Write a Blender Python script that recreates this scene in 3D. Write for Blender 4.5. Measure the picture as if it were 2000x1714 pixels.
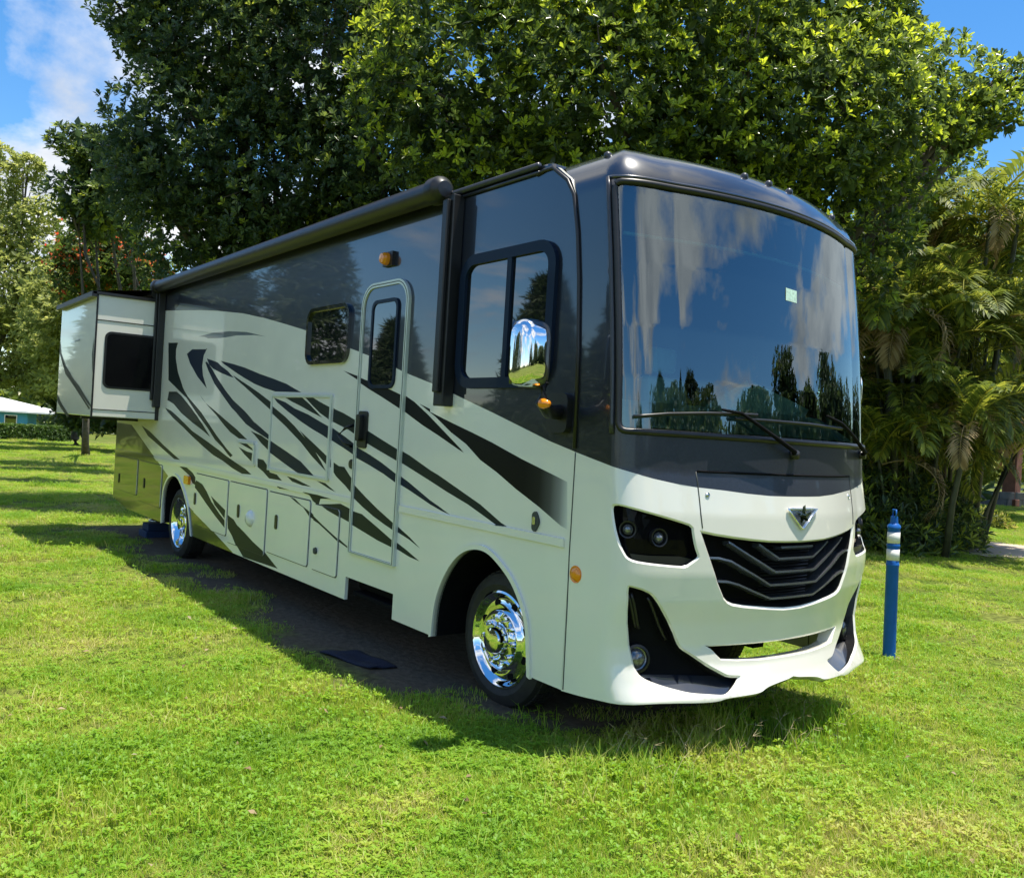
import bpy, math, random
import numpy as np
from mathutils import Vector, Matrix
from mathutils.geometry import delaunay_2d_cdt

for o in list(bpy.data.objects): bpy.data.objects.remove(o)
scene = bpy.context.scene
COL = scene.collection
rng = np.random.default_rng(7)
random.seed(7)

# ------------------------------------------------------------------ camera
FPX = 1716.788                       # focal length in pixels of the 2000 px wide photograph
CAM = np.array([4.09106, -4.86477, 1.92])
YAW, PITCH, ROLL = 2.494377, -0.0065123, 0.0606835
def cam_axes():
    d = np.array([math.cos(PITCH)*math.cos(YAW), math.cos(PITCH)*math.sin(YAW), math.sin(PITCH)])
    rt = np.cross(d, [0, 0, 1]); rt /= np.linalg.norm(rt); up = np.cross(rt, d)
    c, s = math.cos(ROLL), math.sin(ROLL)
    return d, c*rt + s*up, -s*rt + c*up
CD, CR, CU = cam_axes()
cam = bpy.data.cameras.new('camera'); camo = bpy.data.objects.new('camera', cam); COL.objects.link(camo)
M = Matrix.Identity(4)
for i in range(3):
    M[i][0] = CR[i]; M[i][1] = CU[i]; M[i][2] = -CD[i]; M[i][3] = CAM[i]
camo.matrix_world = M
cam.sensor_width = 36; cam.lens = FPX/2000*36; cam.clip_start = .05; cam.clip_end = 2000
scene.camera = camo

# ------------------------------------------------------------------ sky and sun
SUN = Vector((0.14, 0.135, 1.0)).normalized()
w = bpy.data.worlds.new('World'); scene.world = w; w.use_nodes = True
nt = w.node_tree; nt.nodes.clear()
N = nt.nodes.new; LK = nt.links.new
out = N('ShaderNodeOutputWorld'); bg = N('ShaderNodeBackground'); bg.inputs[1].default_value = 0.15
sky = N('ShaderNodeTexSky'); sky.sky_type = 'NISHITA'; sky.sun_disc = False
sky.sun_elevation = math.asin(SUN.z); sky.sun_rotation = math.atan2(SUN.x, SUN.y)
sky.air_density = 1.0; sky.dust_density = 0.05; sky.ozone_density = 2.0
tc = N('ShaderNodeTexCoord'); sep = N('ShaderNodeSeparateXYZ'); LK(tc.outputs['Generated'], sep.inputs[0])
mz = N('ShaderNodeMath'); mz.operation = 'MAXIMUM'; mz.inputs[1].default_value = 0.0; LK(sep.outputs[2], mz.inputs[0])
az = N('ShaderNodeMath'); az.operation = 'ADD'; az.inputs[1].default_value = 0.22; LK(mz.outputs[0], az.inputs[0])
dv = []
for k in (0, 1):
    m_ = N('ShaderNodeMath'); m_.operation = 'DIVIDE'; LK(sep.outputs[k], m_.inputs[0]); LK(az.outputs[0], m_.inputs[1]); dv.append(m_)
cmb = N('ShaderNodeCombineXYZ'); LK(dv[0].outputs[0], cmb.inputs[0]); LK(dv[1].outputs[0], cmb.inputs[1]); LK(sep.outputs[2], cmb.inputs[2])
cn = N('ShaderNodeTexNoise'); cn.inputs['Scale'].default_value = 1.25; cn.inputs['Detail'].default_value = 9
cn.inputs['Roughness'].default_value = .58; cn.inputs['Distortion'].default_value = .25
mp = N('ShaderNodeMapping'); mp.inputs['Location'].default_value = (19.46, 12.88, 0.0); LK(cmb.outputs[0], mp.inputs[0]); LK(mp.outputs[0], cn.inputs['Vector'])
cr = N('ShaderNodeValToRGB'); cr.color_ramp.elements[0].position = .50; cr.color_ramp.elements[1].position = .61
LK(cn.outputs['Fac'], cr.inputs[0])
cn2 = N('ShaderNodeTexNoise'); cn2.inputs['Scale'].default_value = 3.0; cn2.inputs['Detail'].default_value = 6; LK(mp.outputs[0], cn2.inputs['Vector'])
cc = N('ShaderNodeValToRGB'); cc.color_ramp.elements[0].color = (3.1, 3.35, 3.75, 1); cc.color_ramp.elements[1].color = (5.3, 5.4, 5.55, 1)
cc.color_ramp.elements[0].position = .35; cc.color_ramp.elements[1].position = .62; LK(cn2.outputs['Fac'], cc.inputs[0])
mxs = N('ShaderNodeMix'); mxs.data_type = 'RGBA'
hsv = N('ShaderNodeHueSaturation'); hsv.inputs['Saturation'].default_value = 1.32; hsv.inputs['Value'].default_value = .92; LK(sky.outputs[0], hsv.inputs['Color'])
LK(cr.outputs[0], mxs.inputs[0]); LK(hsv.outputs[0], mxs.inputs[6]); LK(cc.outputs[0], mxs.inputs[7])
LK(mxs.outputs[2], bg.inputs[0]); LK(bg.outputs[0], out.inputs[0])
sl = bpy.data.lights.new('sun', 'SUN'); sl.energy = 4.9; sl.angle = math.radians(.53); sl.color = (1.0, .94, .82)
so = bpy.data.objects.new('sun', sl); COL.objects.link(so); so.location = (0, 0, 30)
so.rotation_euler = SUN.to_track_quat('Z', 'Y').to_euler()
vs = scene.view_settings; vs.view_transform = 'Standard'; vs.look = 'None'; vs.exposure = 0.60; vs.gamma = 1
scene.render.engine = 'CYCLES'
scene.cycles.max_bounces = 8; scene.cycles.transparent_max_bounces = 8
scene.cycles.diffuse_bounces = 3; scene.cycles.glossy_bounces = 4

# ------------------------------------------------------------------ pixel helpers
def ray(px, py):
    return CD + (px-1000)/FPX*CR - (py-857)/FPX*CU
def at(px, py, x=None, y=None, z=None):
    v = ray(px, py)
    t = (x-CAM[0])/v[0] if x is not None else (y-CAM[1])/v[1] if y is not None else (z-CAM[2])/v[2]
    return CAM + v*t
def ground_z(x, y):
    g = -0.011*np.maximum(0, -np.asarray(x, float)-4.0)
    g = g + .03*np.sin(np.asarray(x)*.31+1.3)*np.cos(np.asarray(y)*.27) * np.clip((np.hypot(np.asarray(x)+4, y)-6)/8, 0, 1)
    return np.maximum(g, -1.6)
def ghit(px, py):
    z = 0.0
    for _ in range(30):
        p = at(px, py, z=z); z = .5*z+.5*float(ground_z(p[0], p[1]))
    return p
W = 1.275
def S(px, py, off=0.0):
    p = at(px, py, y=-W-off); return (p[0], p[2])
def crop(ox, oy, s, pts): return [(ox+a/s, oy+b/s) for a, b in pts]
def SS(pts): return [S(*p) for p in pts]

# ------------------------------------------------------------------ materials
def mat(name, col, rough=.5, metal=0, coat=0, coat_ior=1.5, ior=1.5, spec=.5, noise=0, nscale=8, bump=0, bscale=40, emit=None):
    m = bpy.data.materials.new(name); m.use_nodes = True
    t = m.node_tree; b = t.nodes['Principled BSDF']
    b.inputs['Roughness'].default_value = rough; b.inputs['Metallic'].default_value = metal
    b.inputs['Coat Weight'].default_value = coat; b.inputs['Coat IOR'].default_value = coat_ior; b.inputs['Coat Roughness'].default_value = .03
    b.inputs['IOR'].default_value = ior; b.inputs['Specular IOR Level'].default_value = spec
    c = (*col, 1)
    tc = t.nodes.new('ShaderNodeTexCoord')
    nz = t.nodes.new('ShaderNodeTexNoise'); nz.inputs['Scale'].default_value = nscale; nz.inputs['Detail'].default_value = 6
    t.links.new(tc.outputs['Object'], nz.inputs['Vector'])
    r = t.nodes.new('ShaderNodeValToRGB'); a = noise
    r.color_ramp.elements[0].position = .3; r.color_ramp.elements[1].position = .7
    r.color_ramp.elements[0].color = (*[max(0, k*(1-a)) for k in col], 1)
    r.color_ramp.elements[1].color = (*[min(1, k*(1+a)) for k in col], 1)
    t.links.new(nz.outputs['Fac'], r.inputs[0]); t.links.new(r.outputs[0], b.inputs['Base Color'])
    if bump:
        n2 = t.nodes.new('ShaderNodeTexNoise'); n2.inputs['Scale'].default_value = bscale; n2.inputs['Detail'].default_value = 5
        t.links.new(tc.outputs['Object'], n2.inputs['Vector'])
        bp = t.nodes.new('ShaderNodeBump'); bp.inputs['Strength'].default_value = bump; bp.inputs['Distance'].default_value = .02
        t.links.new(n2.outputs['Fac'], bp.inputs['Height']); t.links.new(bp.outputs[0], b.inputs['Normal'])
    return m
MT = {}
MT['cream'] = mat('cream_gelcoat', (.80, .78, .70), .25, coat=.9, noise=.035, nscale=1.6, bump=.05, bscale=1.8)
MT['dark'] = mat('graphite_paint', (.013, .017, .028), .3, metal=.2, coat=1, coat_ior=1.65, ior=1.5, noise=.15, nscale=300, bump=.05, bscale=1.8)
MT['navy'] = mat('navy_stripe', (.008, .016, .036), .4, coat=.08, coat_ior=1.4, spec=.12)
MT['char'] = mat('charcoal_stripe', (.016, .023, .023), .4, coat=.08, coat_ior=1.4, spec=.12, noise=.15, nscale=300)
MT['black'] = mat('black_stripe', (.005, .005, .007), .4, coat=.08, coat_ior=1.4, spec=.12)
MT['slate'] = mat('slate_stripe_and_highlight', (.10, .13, .16), .3, coat=1)
MT['brown'] = mat('dark_metallic_rear', (.016, .018, .011), .3, coat=.75, coat_ior=1.5)
MT['blackplastic'] = mat('black_plastic', (.012, .012, .013), .38, noise=.2)
MT['matteblack'] = mat('matte_black', (.005, .005, .006), .8, spec=.1, noise=.2, bump=.1)
MT['rubber'] = mat('tyre_rubber', (.022, .021, .020), .7, noise=.25, nscale=20, bump=.15, bscale=90)
MT['chrome'] = mat('chrome', (.86, .87, .88), .04, metal=1)
MT['alu'] = mat('brushed_aluminium', (.62, .64, .64), .25, metal=1)
MT['lightframe'] = mat('pale_frame', (.60, .63, .58), .3, coat=.5, noise=.05)
MT['glassdark'] = mat('tinted_glass', (.006, .008, .009), .02, ior=2.1, spec=.6)
MT['blackglass'] = mat('black_glass', (.004, .004, .005), .12, ior=1.3, spec=.3)
MT['hood'] = mat('hood_graphite', (.030, .034, .046), .38, metal=.2, coat=.25, noise=.12, nscale=60)
MT['glossblack'] = mat('gloss_black', (.006, .006, .007), .08, ior=1.6, coat=1)
MT['lens'] = mat('lamp_lens', (.20, .205, .21), .18, metal=.6, noise=.5, nscale=60)
MT['amber'] = mat('amber_lens', (.85, .27, .01), .2, coat=.6)
MT['interior'] = mat('cab_liner', (.030, .034, .034), .8, noise=.2)
MT['dash'] = mat('dashboard', (.58, .66, .62), .6, noise=.1)
MT['greycloth'] = mat('grey_cloth', (.72, .74, .70), .9, noise=.12, nscale=30, bump=.2)
MT['sticker'] = mat('sticker', (.55, .75, .62), .6, noise=.2, nscale=60)
MT['seam'] = mat('panel_seam', (.05, .055, .05), .6)
MT['hem'] = mat('shade_hem', (.45, .62, .60), .6)

def fade_mat():
    m = bpy.data.materials.new('black_fade_stripe'); m.use_nodes = True
    t = m.node_tree; b = t.nodes['Principled BSDF']; b.inputs['Roughness'].default_value = .35; b.inputs['Specular IOR Level'].default_value = .12
    tc = t.nodes.new('ShaderNodeTexCoord'); s = t.nodes.new('ShaderNodeSeparateXYZ'); t.links.new(tc.outputs['Object'], s.inputs[0])
    mr = t.nodes.new('ShaderNodeMapRange'); mr.inputs['From Min'].default_value = -.50; mr.inputs['From Max'].default_value = -.03
    t.links.new(s.outputs[0], mr.inputs[0])
    r = t.nodes.new('ShaderNodeValToRGB'); r.color_ramp.elements[0].color = (.006, .006, .008, 1); r.color_ramp.elements[1].color = (.66, .66, .60, 1)
    for p_, c_ in ((.35, .018), (.6, .08), (.8, .24)): k_ = r.color_ramp.elements.new(p_); k_.color = (c_, c_, c_*.95, 1)
    t.links.new(mr.outputs[0], r.inputs[0]); t.links.new(r.outputs[0], b.inputs['Base Color'])
    return m
MT['fade'] = fade_mat()
def glass_mat():
    m = bpy.data.materials.new('windshield_glass'); m.use_nodes = True
    t = m.node_tree; t.nodes.clear()
    o = t.nodes.new('ShaderNodeOutputMaterial'); mx = t.nodes.new('ShaderNodeMixShader')
    tr = t.nodes.new('ShaderNodeBsdfTransparent'); tr.inputs[0].default_value = (.42, .66, .62, 1)
    gl = t.nodes.new('ShaderNodeBsdfGlossy'); gl.inputs['Roughness'].default_value = .01; gl.inputs[0].default_value = (.84, .96, 1, 1)
    fr = t.nodes.new('ShaderNodeFresnel'); fr.inputs[0].default_value = 2.4
    t.links.new(fr.outputs[0], mx.inputs[0]); t.links.new(tr.outputs[0], mx.inputs[1]); t.links.new(gl.outputs[0], mx.inputs[2]); t.links.new(mx.outputs[0], o.inputs[0])
    return m
MT['windshield'] = glass_mat()

# ------------------------------------------------------------------ mesh helpers
def link(name, me, parent=None, mats=()):
    o = bpy.data.objects.new(name, me); COL.objects.link(o)
    if parent is not None: o.parent = parent
    for m in mats:
        if me is not None and m.name not in [k.name for k in me.materials if k]: me.materials.append(m)
    return o
def mesh(name, V, F, mats, parent=None, smooth=False, midx=None, bevel=0):
    me = bpy.data.meshes.new(name); me.from_pydata([tuple(map(float, v)) for v in V], [], [tuple(int(i) for i in f) for f in F])
    for m in mats: me.materials.append(m)
    if midx is not None: me.polygons.foreach_set('material_index', np.asarray(midx, np.int32))
    if smooth: me.polygons.foreach_set('use_smooth', np.ones(len(me.polygons), bool))
    me.update()
    o = link(name, me, parent)
    if bevel:
        b = o.modifiers.new('bevel', 'BEVEL'); b.width = bevel; b.segments = 2; b.limit_method = 'ANGLE'
    return o
def thing(name, label, cat, loc=(0, 0, 0), group=None):
    o = bpy.data.objects.new(name, None); COL.objects.link(o); o.location = loc; o.empty_display_size = .2
    o['label'] = label; o['category'] = cat
    if group: o['group'] = group
    return o
def tag(o, label=None, cat=None, group=None, kind=None):
    for k, v in (('label', label), ('category', cat), ('group', group), ('kind', kind)):
        if v: o[k] = v
    return o
class MB:
    def __init__(s): s.V = []; s.F = []; s.I = []
    def add(s, V, F, mi=0):
        n = len(s.V); s.V += [tuple(v) for v in V]; s.F += [tuple(i+n for i in f) for f in F]; s.I += [mi]*len(F)
    def box(s, a, b, mi=0):
        x0, y0, z0 = a; x1, y1, z1 = b
        V = [(x, y, z) for z in (z0, z1) for y in (y0, y1) for x in (x0, x1)]
        s.add(V, [(0, 2, 3, 1), (4, 5, 7, 6), (0, 1, 5, 4), (2, 6, 7, 3), (0, 4, 6, 2), (1, 3, 7, 5)], mi)
    def tube(s, pts, r, n=8, mi=0, cap=True):
        pts = [np.array(p, float) for p in pts]; rs = r if hasattr(r, '__len__') else [r]*len(pts)
        V = []; F = []
        up = np.array([0, 0, 1.])
        for i, p in enumerate(pts):
            d = pts[min(i+1, len(pts)-1)]-pts[max(i-1, 0)]; d = d/(np.linalg.norm(d)+1e-9)
            a = up if abs(d[2]) < .95 else np.array([1., 0, 0])
            u = np.cross(d, a); u /= np.linalg.norm(u); v = np.cross(d, u)
            for k in range(n):
                th = 2*math.pi*k/n; V.append(p+rs[i]*(math.cos(th)*u+math.sin(th)*v))
        for i in range(len(pts)-1):
            for k in range(n):
                F.append((i*n+k, (i+1)*n+k, (i+1)*n+(k+1) % n, i*n+(k+1) % n))
        if cap: F.append(tuple(range(n))); F.append(tuple((len(pts)-1)*n+k for k in range(n))[::-1])
        s.add(V, F, mi)
    def lathe(s, prof, c, axis='y', n=32, mi=0, sgn=1):
        # prof: (radius, axial); axial runs along sgn*axis
        V = []; F = []
        for r, a in prof:
            for k in range(n):
                th = 2*math.pi*k/n; p, q_ = r*math.cos(th), r*math.sin(th)
                V.append((c[0]+p, c[1]+sgn*a, c[2]+q_) if axis == 'y' else (c[0]+sgn*a, c[1]+p, c[2]+q_) if axis == 'x' else (c[0]+p, c[1]+q_, c[2]+sgn*a))
        for i in range(len(prof)-1):
            for k in range(n): F.append((i*n+k, i*n+(k+1) % n, (i+1)*n+(k+1) % n, (i+1)*n+k))
        s.add(V, F, mi)
    def build(s, name, mats, parent=None, smooth=False, bevel=0):
        return mesh(name, s.V, s.F, mats if isinstance(mats, (list, tuple)) else [mats], parent, smooth, s.I, bevel)
def autosmooth(o, deg=35):
    me = o.data; me.polygons.foreach_set('use_smooth', np.ones(len(me.polygons), bool))
    try: me.set_sharp_from_angle(angle=math.radians(deg))
    except Exception: pass
    return o
def inside(P, poly):
    P = np.asarray(P); poly = np.asarray(poly); r = np.zeros(len(P), bool); n = len(poly)
    for i in range(n):
        x0, y0 = poly[i]; x1, y1 = poly[(i+1) % n]
        if y0 == y1: continue
        c = ((y0 > P[:, 1]) != (y1 > P[:, 1])) & (P[:, 0] < (x1-x0)*(P[:, 1]-y0)/(y1-y0)+x0)
        r ^= c
    return r
def cdt(outline, regions=(), holes=(), grid=None):
    V = []; E = []
    for poly in [outline]+list(holes)+[r[0] for r in regions]:
        n0 = len(V); n = len(poly); V += [Vector((float(a), float(b))) for a, b in poly]
        E += [(n0+i, n0+(i+1) % n) for i in range(n)]
    if grid:
        o = np.array(outline); gx = np.arange(o[:, 0].min()+grid[0]*.5, o[:, 0].max(), grid[0]); gy = np.arange(o[:, 1].min()+grid[1]*.5, o[:, 1].max(), grid[1])
        G = np.array([(a+(.23*grid[0] if j % 2 else 0), b) for j, b in enumerate(gy) for a in gx]); G = G[inside(G, outline)]
        V += [Vector((float(a), float(b))) for a, b in G]
    v2, e2, f2, *_ = delaunay_2d_cdt(V, E, [], 0, 1e-6)
    v2 = np.array([(v.x, v.y) for v in v2]); f2 = np.array([f for f in f2 if len(f) == 3])
    c = v2[f2].mean(1); keep = inside(c, outline)
    for h in holes: keep &= ~inside(c, h)
    f2 = f2[keep]; c = c[keep]
    a = v2[f2]; area = (a[:, 1, 0]-a[:, 0, 0])*(a[:, 2, 1]-a[:, 0, 1])-(a[:, 2, 0]-a[:, 0, 0])*(a[:, 1, 1]-a[:, 0, 1])
    f2[area < 0] = f2[area < 0][:, [0, 2, 1]]
    ok = np.abs(area) > 1e-9; f2 = f2[ok]; c = c[ok]
    mi = np.zeros(len(c), int)
    for poly, k in regions: mi[inside(c, poly)] = k
    return v2, f2, mi
def weld(V, F, I):
    key = {}; V2 = []; F2 = []; I2 = []
    for f, mi in zip(F, I):
        g = []
        for i in f:
            k = (round(float(V[i][0]), 4), round(float(V[i][1]), 4), round(float(V[i][2]), 4))
            if k not in key: key[k] = len(V2); V2.append(V[i])
            if not g or g[-1] != key[k]: g.append(key[k])
        if len(g) > 2 and g[0] == g[-1]: g.pop()
        if len(set(g)) == len(g) and len(g) > 2: F2.append(tuple(g)); I2.append(mi)
    return V2, F2, I2
def rrect(x0, z0, x1, z1, r, n=6, corners=(1, 1, 1, 1)):
    P = []
    for (cx, cz, a0, on) in ((x1-r, z1-r, 0, corners[2]), (x0+r, z1-r, 90, corners[3]), (x0+r, z0+r, 180, corners[0]), (x1-r, z0+r, 270, corners[1])):
        if on:
            for k in range(n+1):
                a = math.radians(a0+90*k/n); P.append((cx+r*math.cos(a), cz+r*math.sin(a)))
        else:
            sx = 1 if a0 in (0, 270) else -1; sz = 1 if a0 in (0, 90) else -1; P.append((cx+sx*r, cz+sz*r))
    return P

# ================================================================== setting: ground
def ground_mat():
    m = bpy.data.materials.new('lawn_soil'); m.use_nodes = True
    t = m.node_tree; b = t.nodes['Principled BSDF']; b.inputs['Roughness'].default_value = .95; b.inputs['Specular IOR Level'].default_value = .1
    g = t.nodes.new('ShaderNodeNewGeometry')
    def noise(sc, det=6):
        n = t.nodes.new('ShaderNodeTexNoise'); n.inputs['Scale'].default_value = sc; n.inputs['Detail'].default_value = det
        t.links.new(g.outputs['Position'], n.inputs['Vector']); return n
    n1 = noise(.55); n2 = noise(14, 8)
    r1 = t.nodes.new('ShaderNodeValToRGB'); r1.color_ramp.elements[0].color = (.085, .14, .015, 1); r1.color_ramp.elements[1].color = (.21, .22, .055, 1)
    r1.color_ramp.elements[0].position = .35; r1.color_ramp.elements[1].position = .65; t.links.new(n1.outputs['Fac'], r1.inputs[0])
    r2 = t.nodes.new('ShaderNodeValToRGB'); r2.color_ramp.elements[0].color = (.35, .35, .35, 1); r2.color_ramp.elements[1].color = (1.25, 1.25, 1.2, 1)
    r2.color_ramp.elements[0].position = .35; r2.color_ramp.elements[1].position = .65; t.links.new(n2.outputs['Fac'], r2.inputs[0])
    mu = t.nodes.new('ShaderNodeMix'); mu.data_type = 'RGBA'; mu.blend_type = 'MULTIPLY'; mu.inputs[0].default_value = 1
    t.links.new(r1.outputs[0], mu.inputs[6]); t.links.new(r2.outputs[0], mu.inputs[7])
    at_ = t.nodes.new('ShaderNodeAttribute'); at_.attribute_name = 'soil'
    sr = t.nodes.new('ShaderNodeValToRGB'); sr.color_ramp.elements[0].color = (.040, .032, .022, 1); sr.color_ramp.elements[1].color = (.17, .135, .095, 1)
    t.links.new(n2.outputs['Fac'], sr.inputs[0])
    m2 = t.nodes.new('ShaderNodeMix'); m2.data_type = 'RGBA'; t.links.new(at_.outputs['Fac'], m2.inputs[0])
    t.links.new(mu.outputs[2], m2.inputs[6]); t.links.new(sr.outputs[0], m2.inputs[7])
    t.links.new(m2.outputs[2], b.inputs['Base Color'])
    bp = t.nodes.new('ShaderNodeBump'); bp.inputs['Strength'].default_value = .6; bp.inputs['Distance'].default_value = .04
    t.links.new(n2.outputs['Fac'], bp.inputs['Height']); t.links.new(bp.outputs[0], b.inputs['Normal'])
    return m
def soil_mask(x, y):
    x = np.asarray(x, float); y = np.asarray(y, float)
    wob = .16*np.sin(x*2.3+.5)+.10*np.sin(x*5.1+y*3)
    edge = np.where(x > -1.2, -1.15, np.where(x > -3.4, -1.80, np.where(x > -9.2, -1.62, -1.5)))
    a = np.clip((y-edge-wob+.12)/.25, 0, 1)*np.clip((1.35-y)/.3, 0, 1)
    a = a*np.clip((-x+.15)/.3, 0, 1)*np.clip((x+12.2)/.4, 0, 1)
    return a
def axis(a, fine0, fine1, b, step):
    L = [a]
    def grow(s, e):
        out = [s]; d = step
        while (out[-1] < e): d *= 1.18; out.append(out[-1]+d)
        return out
    mid = list(np.arange(fine0, fine1, step))
    hi = grow(fine1, b); lo = [2*fine0-k for k in grow(fine0, 2*fine0-a)][::-1]
    return np.array(lo[:-1]+mid+hi)
gx = axis(-700, -14, 4, 700, .3); gy = axis(-700, -6, 6, 700, .3)
GX, GY = np.meshgrid(gx, gy); GZ = ground_z(GX, GY)
nv = len(gx)
V = np.stack([GX.ravel(), GY.ravel(), GZ.ravel()], 1)
F = [(j*nv+i, j*nv+i+1, (j+1)*nv+i+1, (j+1)*nv+i) for j in range(len(gy)-1) for i in range(nv-1)]
gnd = mesh('ground', V, F, [ground_mat()], smooth=True)
tag(gnd, kind='structure')
a = gnd.data.attributes.new('soil', 'FLOAT', 'POINT'); a.data.foreach_set('value', soil_mask(GX, GY).ravel().astype(np.float32))
# sandy drive on the right
def strip(name, line, width, dz, material, n=40):
    line = np.array(line, float); V = []; F = []
    t = np.linspace(0, len(line)-1, n); P = np.stack([np.interp(t, range(len(line)), line[:, k]) for k in (0, 1)], 1)
    for i, p in enumerate(P):
        d = P[min(i+1, n-1)]-P[max(i-1, 0)]; d /= np.linalg.norm(d); nn = np.array([-d[1], d[0]])
        for k in range(9):
            s = (k/8-.5)*width*(1+.06*math.sin(i*1.3+k)); q_ = p+nn*s
            V.append((q_[0], q_[1], float(ground_z(q_[0], q_[1]))+dz))
    for i in range(n-1):
        for k in range(8): F.append((i*9+k, i*9+k+1, (i+1)*9+k+1, (i+1)*9+k))
    return mesh(name, V, F, [material], smooth=True)
pa = ghit(1885, 1066); pb = ghit(2000, 1078)
dirp = (pb-pa)[:2]/np.linalg.norm((pb-pa)[:2])
path = strip('path', [pa[:2]-dirp*.6, pa[:2], pb[:2], pb[:2]+dirp*25], 4.0, .012, mat('pale_sand', (.46, .38, .30), .95, noise=.22, nscale=.9, bump=.3, bscale=12))
tag(path, kind='structure')

# ================================================================== motorhome
RV = thing('motorhome', 'large cream and graphite motorhome with dark swoosh stripes parked on the grass', 'motorhome')

# ---- livery polygons, one of them a painted reflection line (side plane, traced)
c2 = lambda p: SS(crop(320, 580, 6.667, p)); c3 = lambda p: SS(crop(300, 760, 6.667, p)); c4 = lambda p: SS(crop(500, 730, 6.667, p))
c5 = lambda p: SS(crop(560, 900, 6.667, p)); c6 = lambda p: SS(crop(660, 680, 6.667, p)); c7 = lambda p: SS(crop(840, 800, 6.12, p))
c1 = lambda p: SS(crop(280, 900, 6.667, p)); c0 = lambda p: SS(crop(180, 800, 3.117, p))
LIV_M = ['cream', 'dark', 'navy', 'char', 'black', 'slate', 'fade', 'brown']
bound_px = [(300, 608), (342, 606), (390, 605.5), (425, 607), (475, 612), (520, 622), (560, 633.5), (597, 645), (640, 662), (686, 681), (703, 687), (723, 694.5), (775.5, 718), (799.5, 731), (856.5, 754), (888, 770), (960, 804.5), (1016.5, 832.7), (1072, 860.5), (1121, 881)]
bnd = SS(bound_px)
bnd_side = [(-12.2, bnd[0][1]+.02)]+bnd+[(.05, bnd[-1][1]-.02)]
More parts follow.
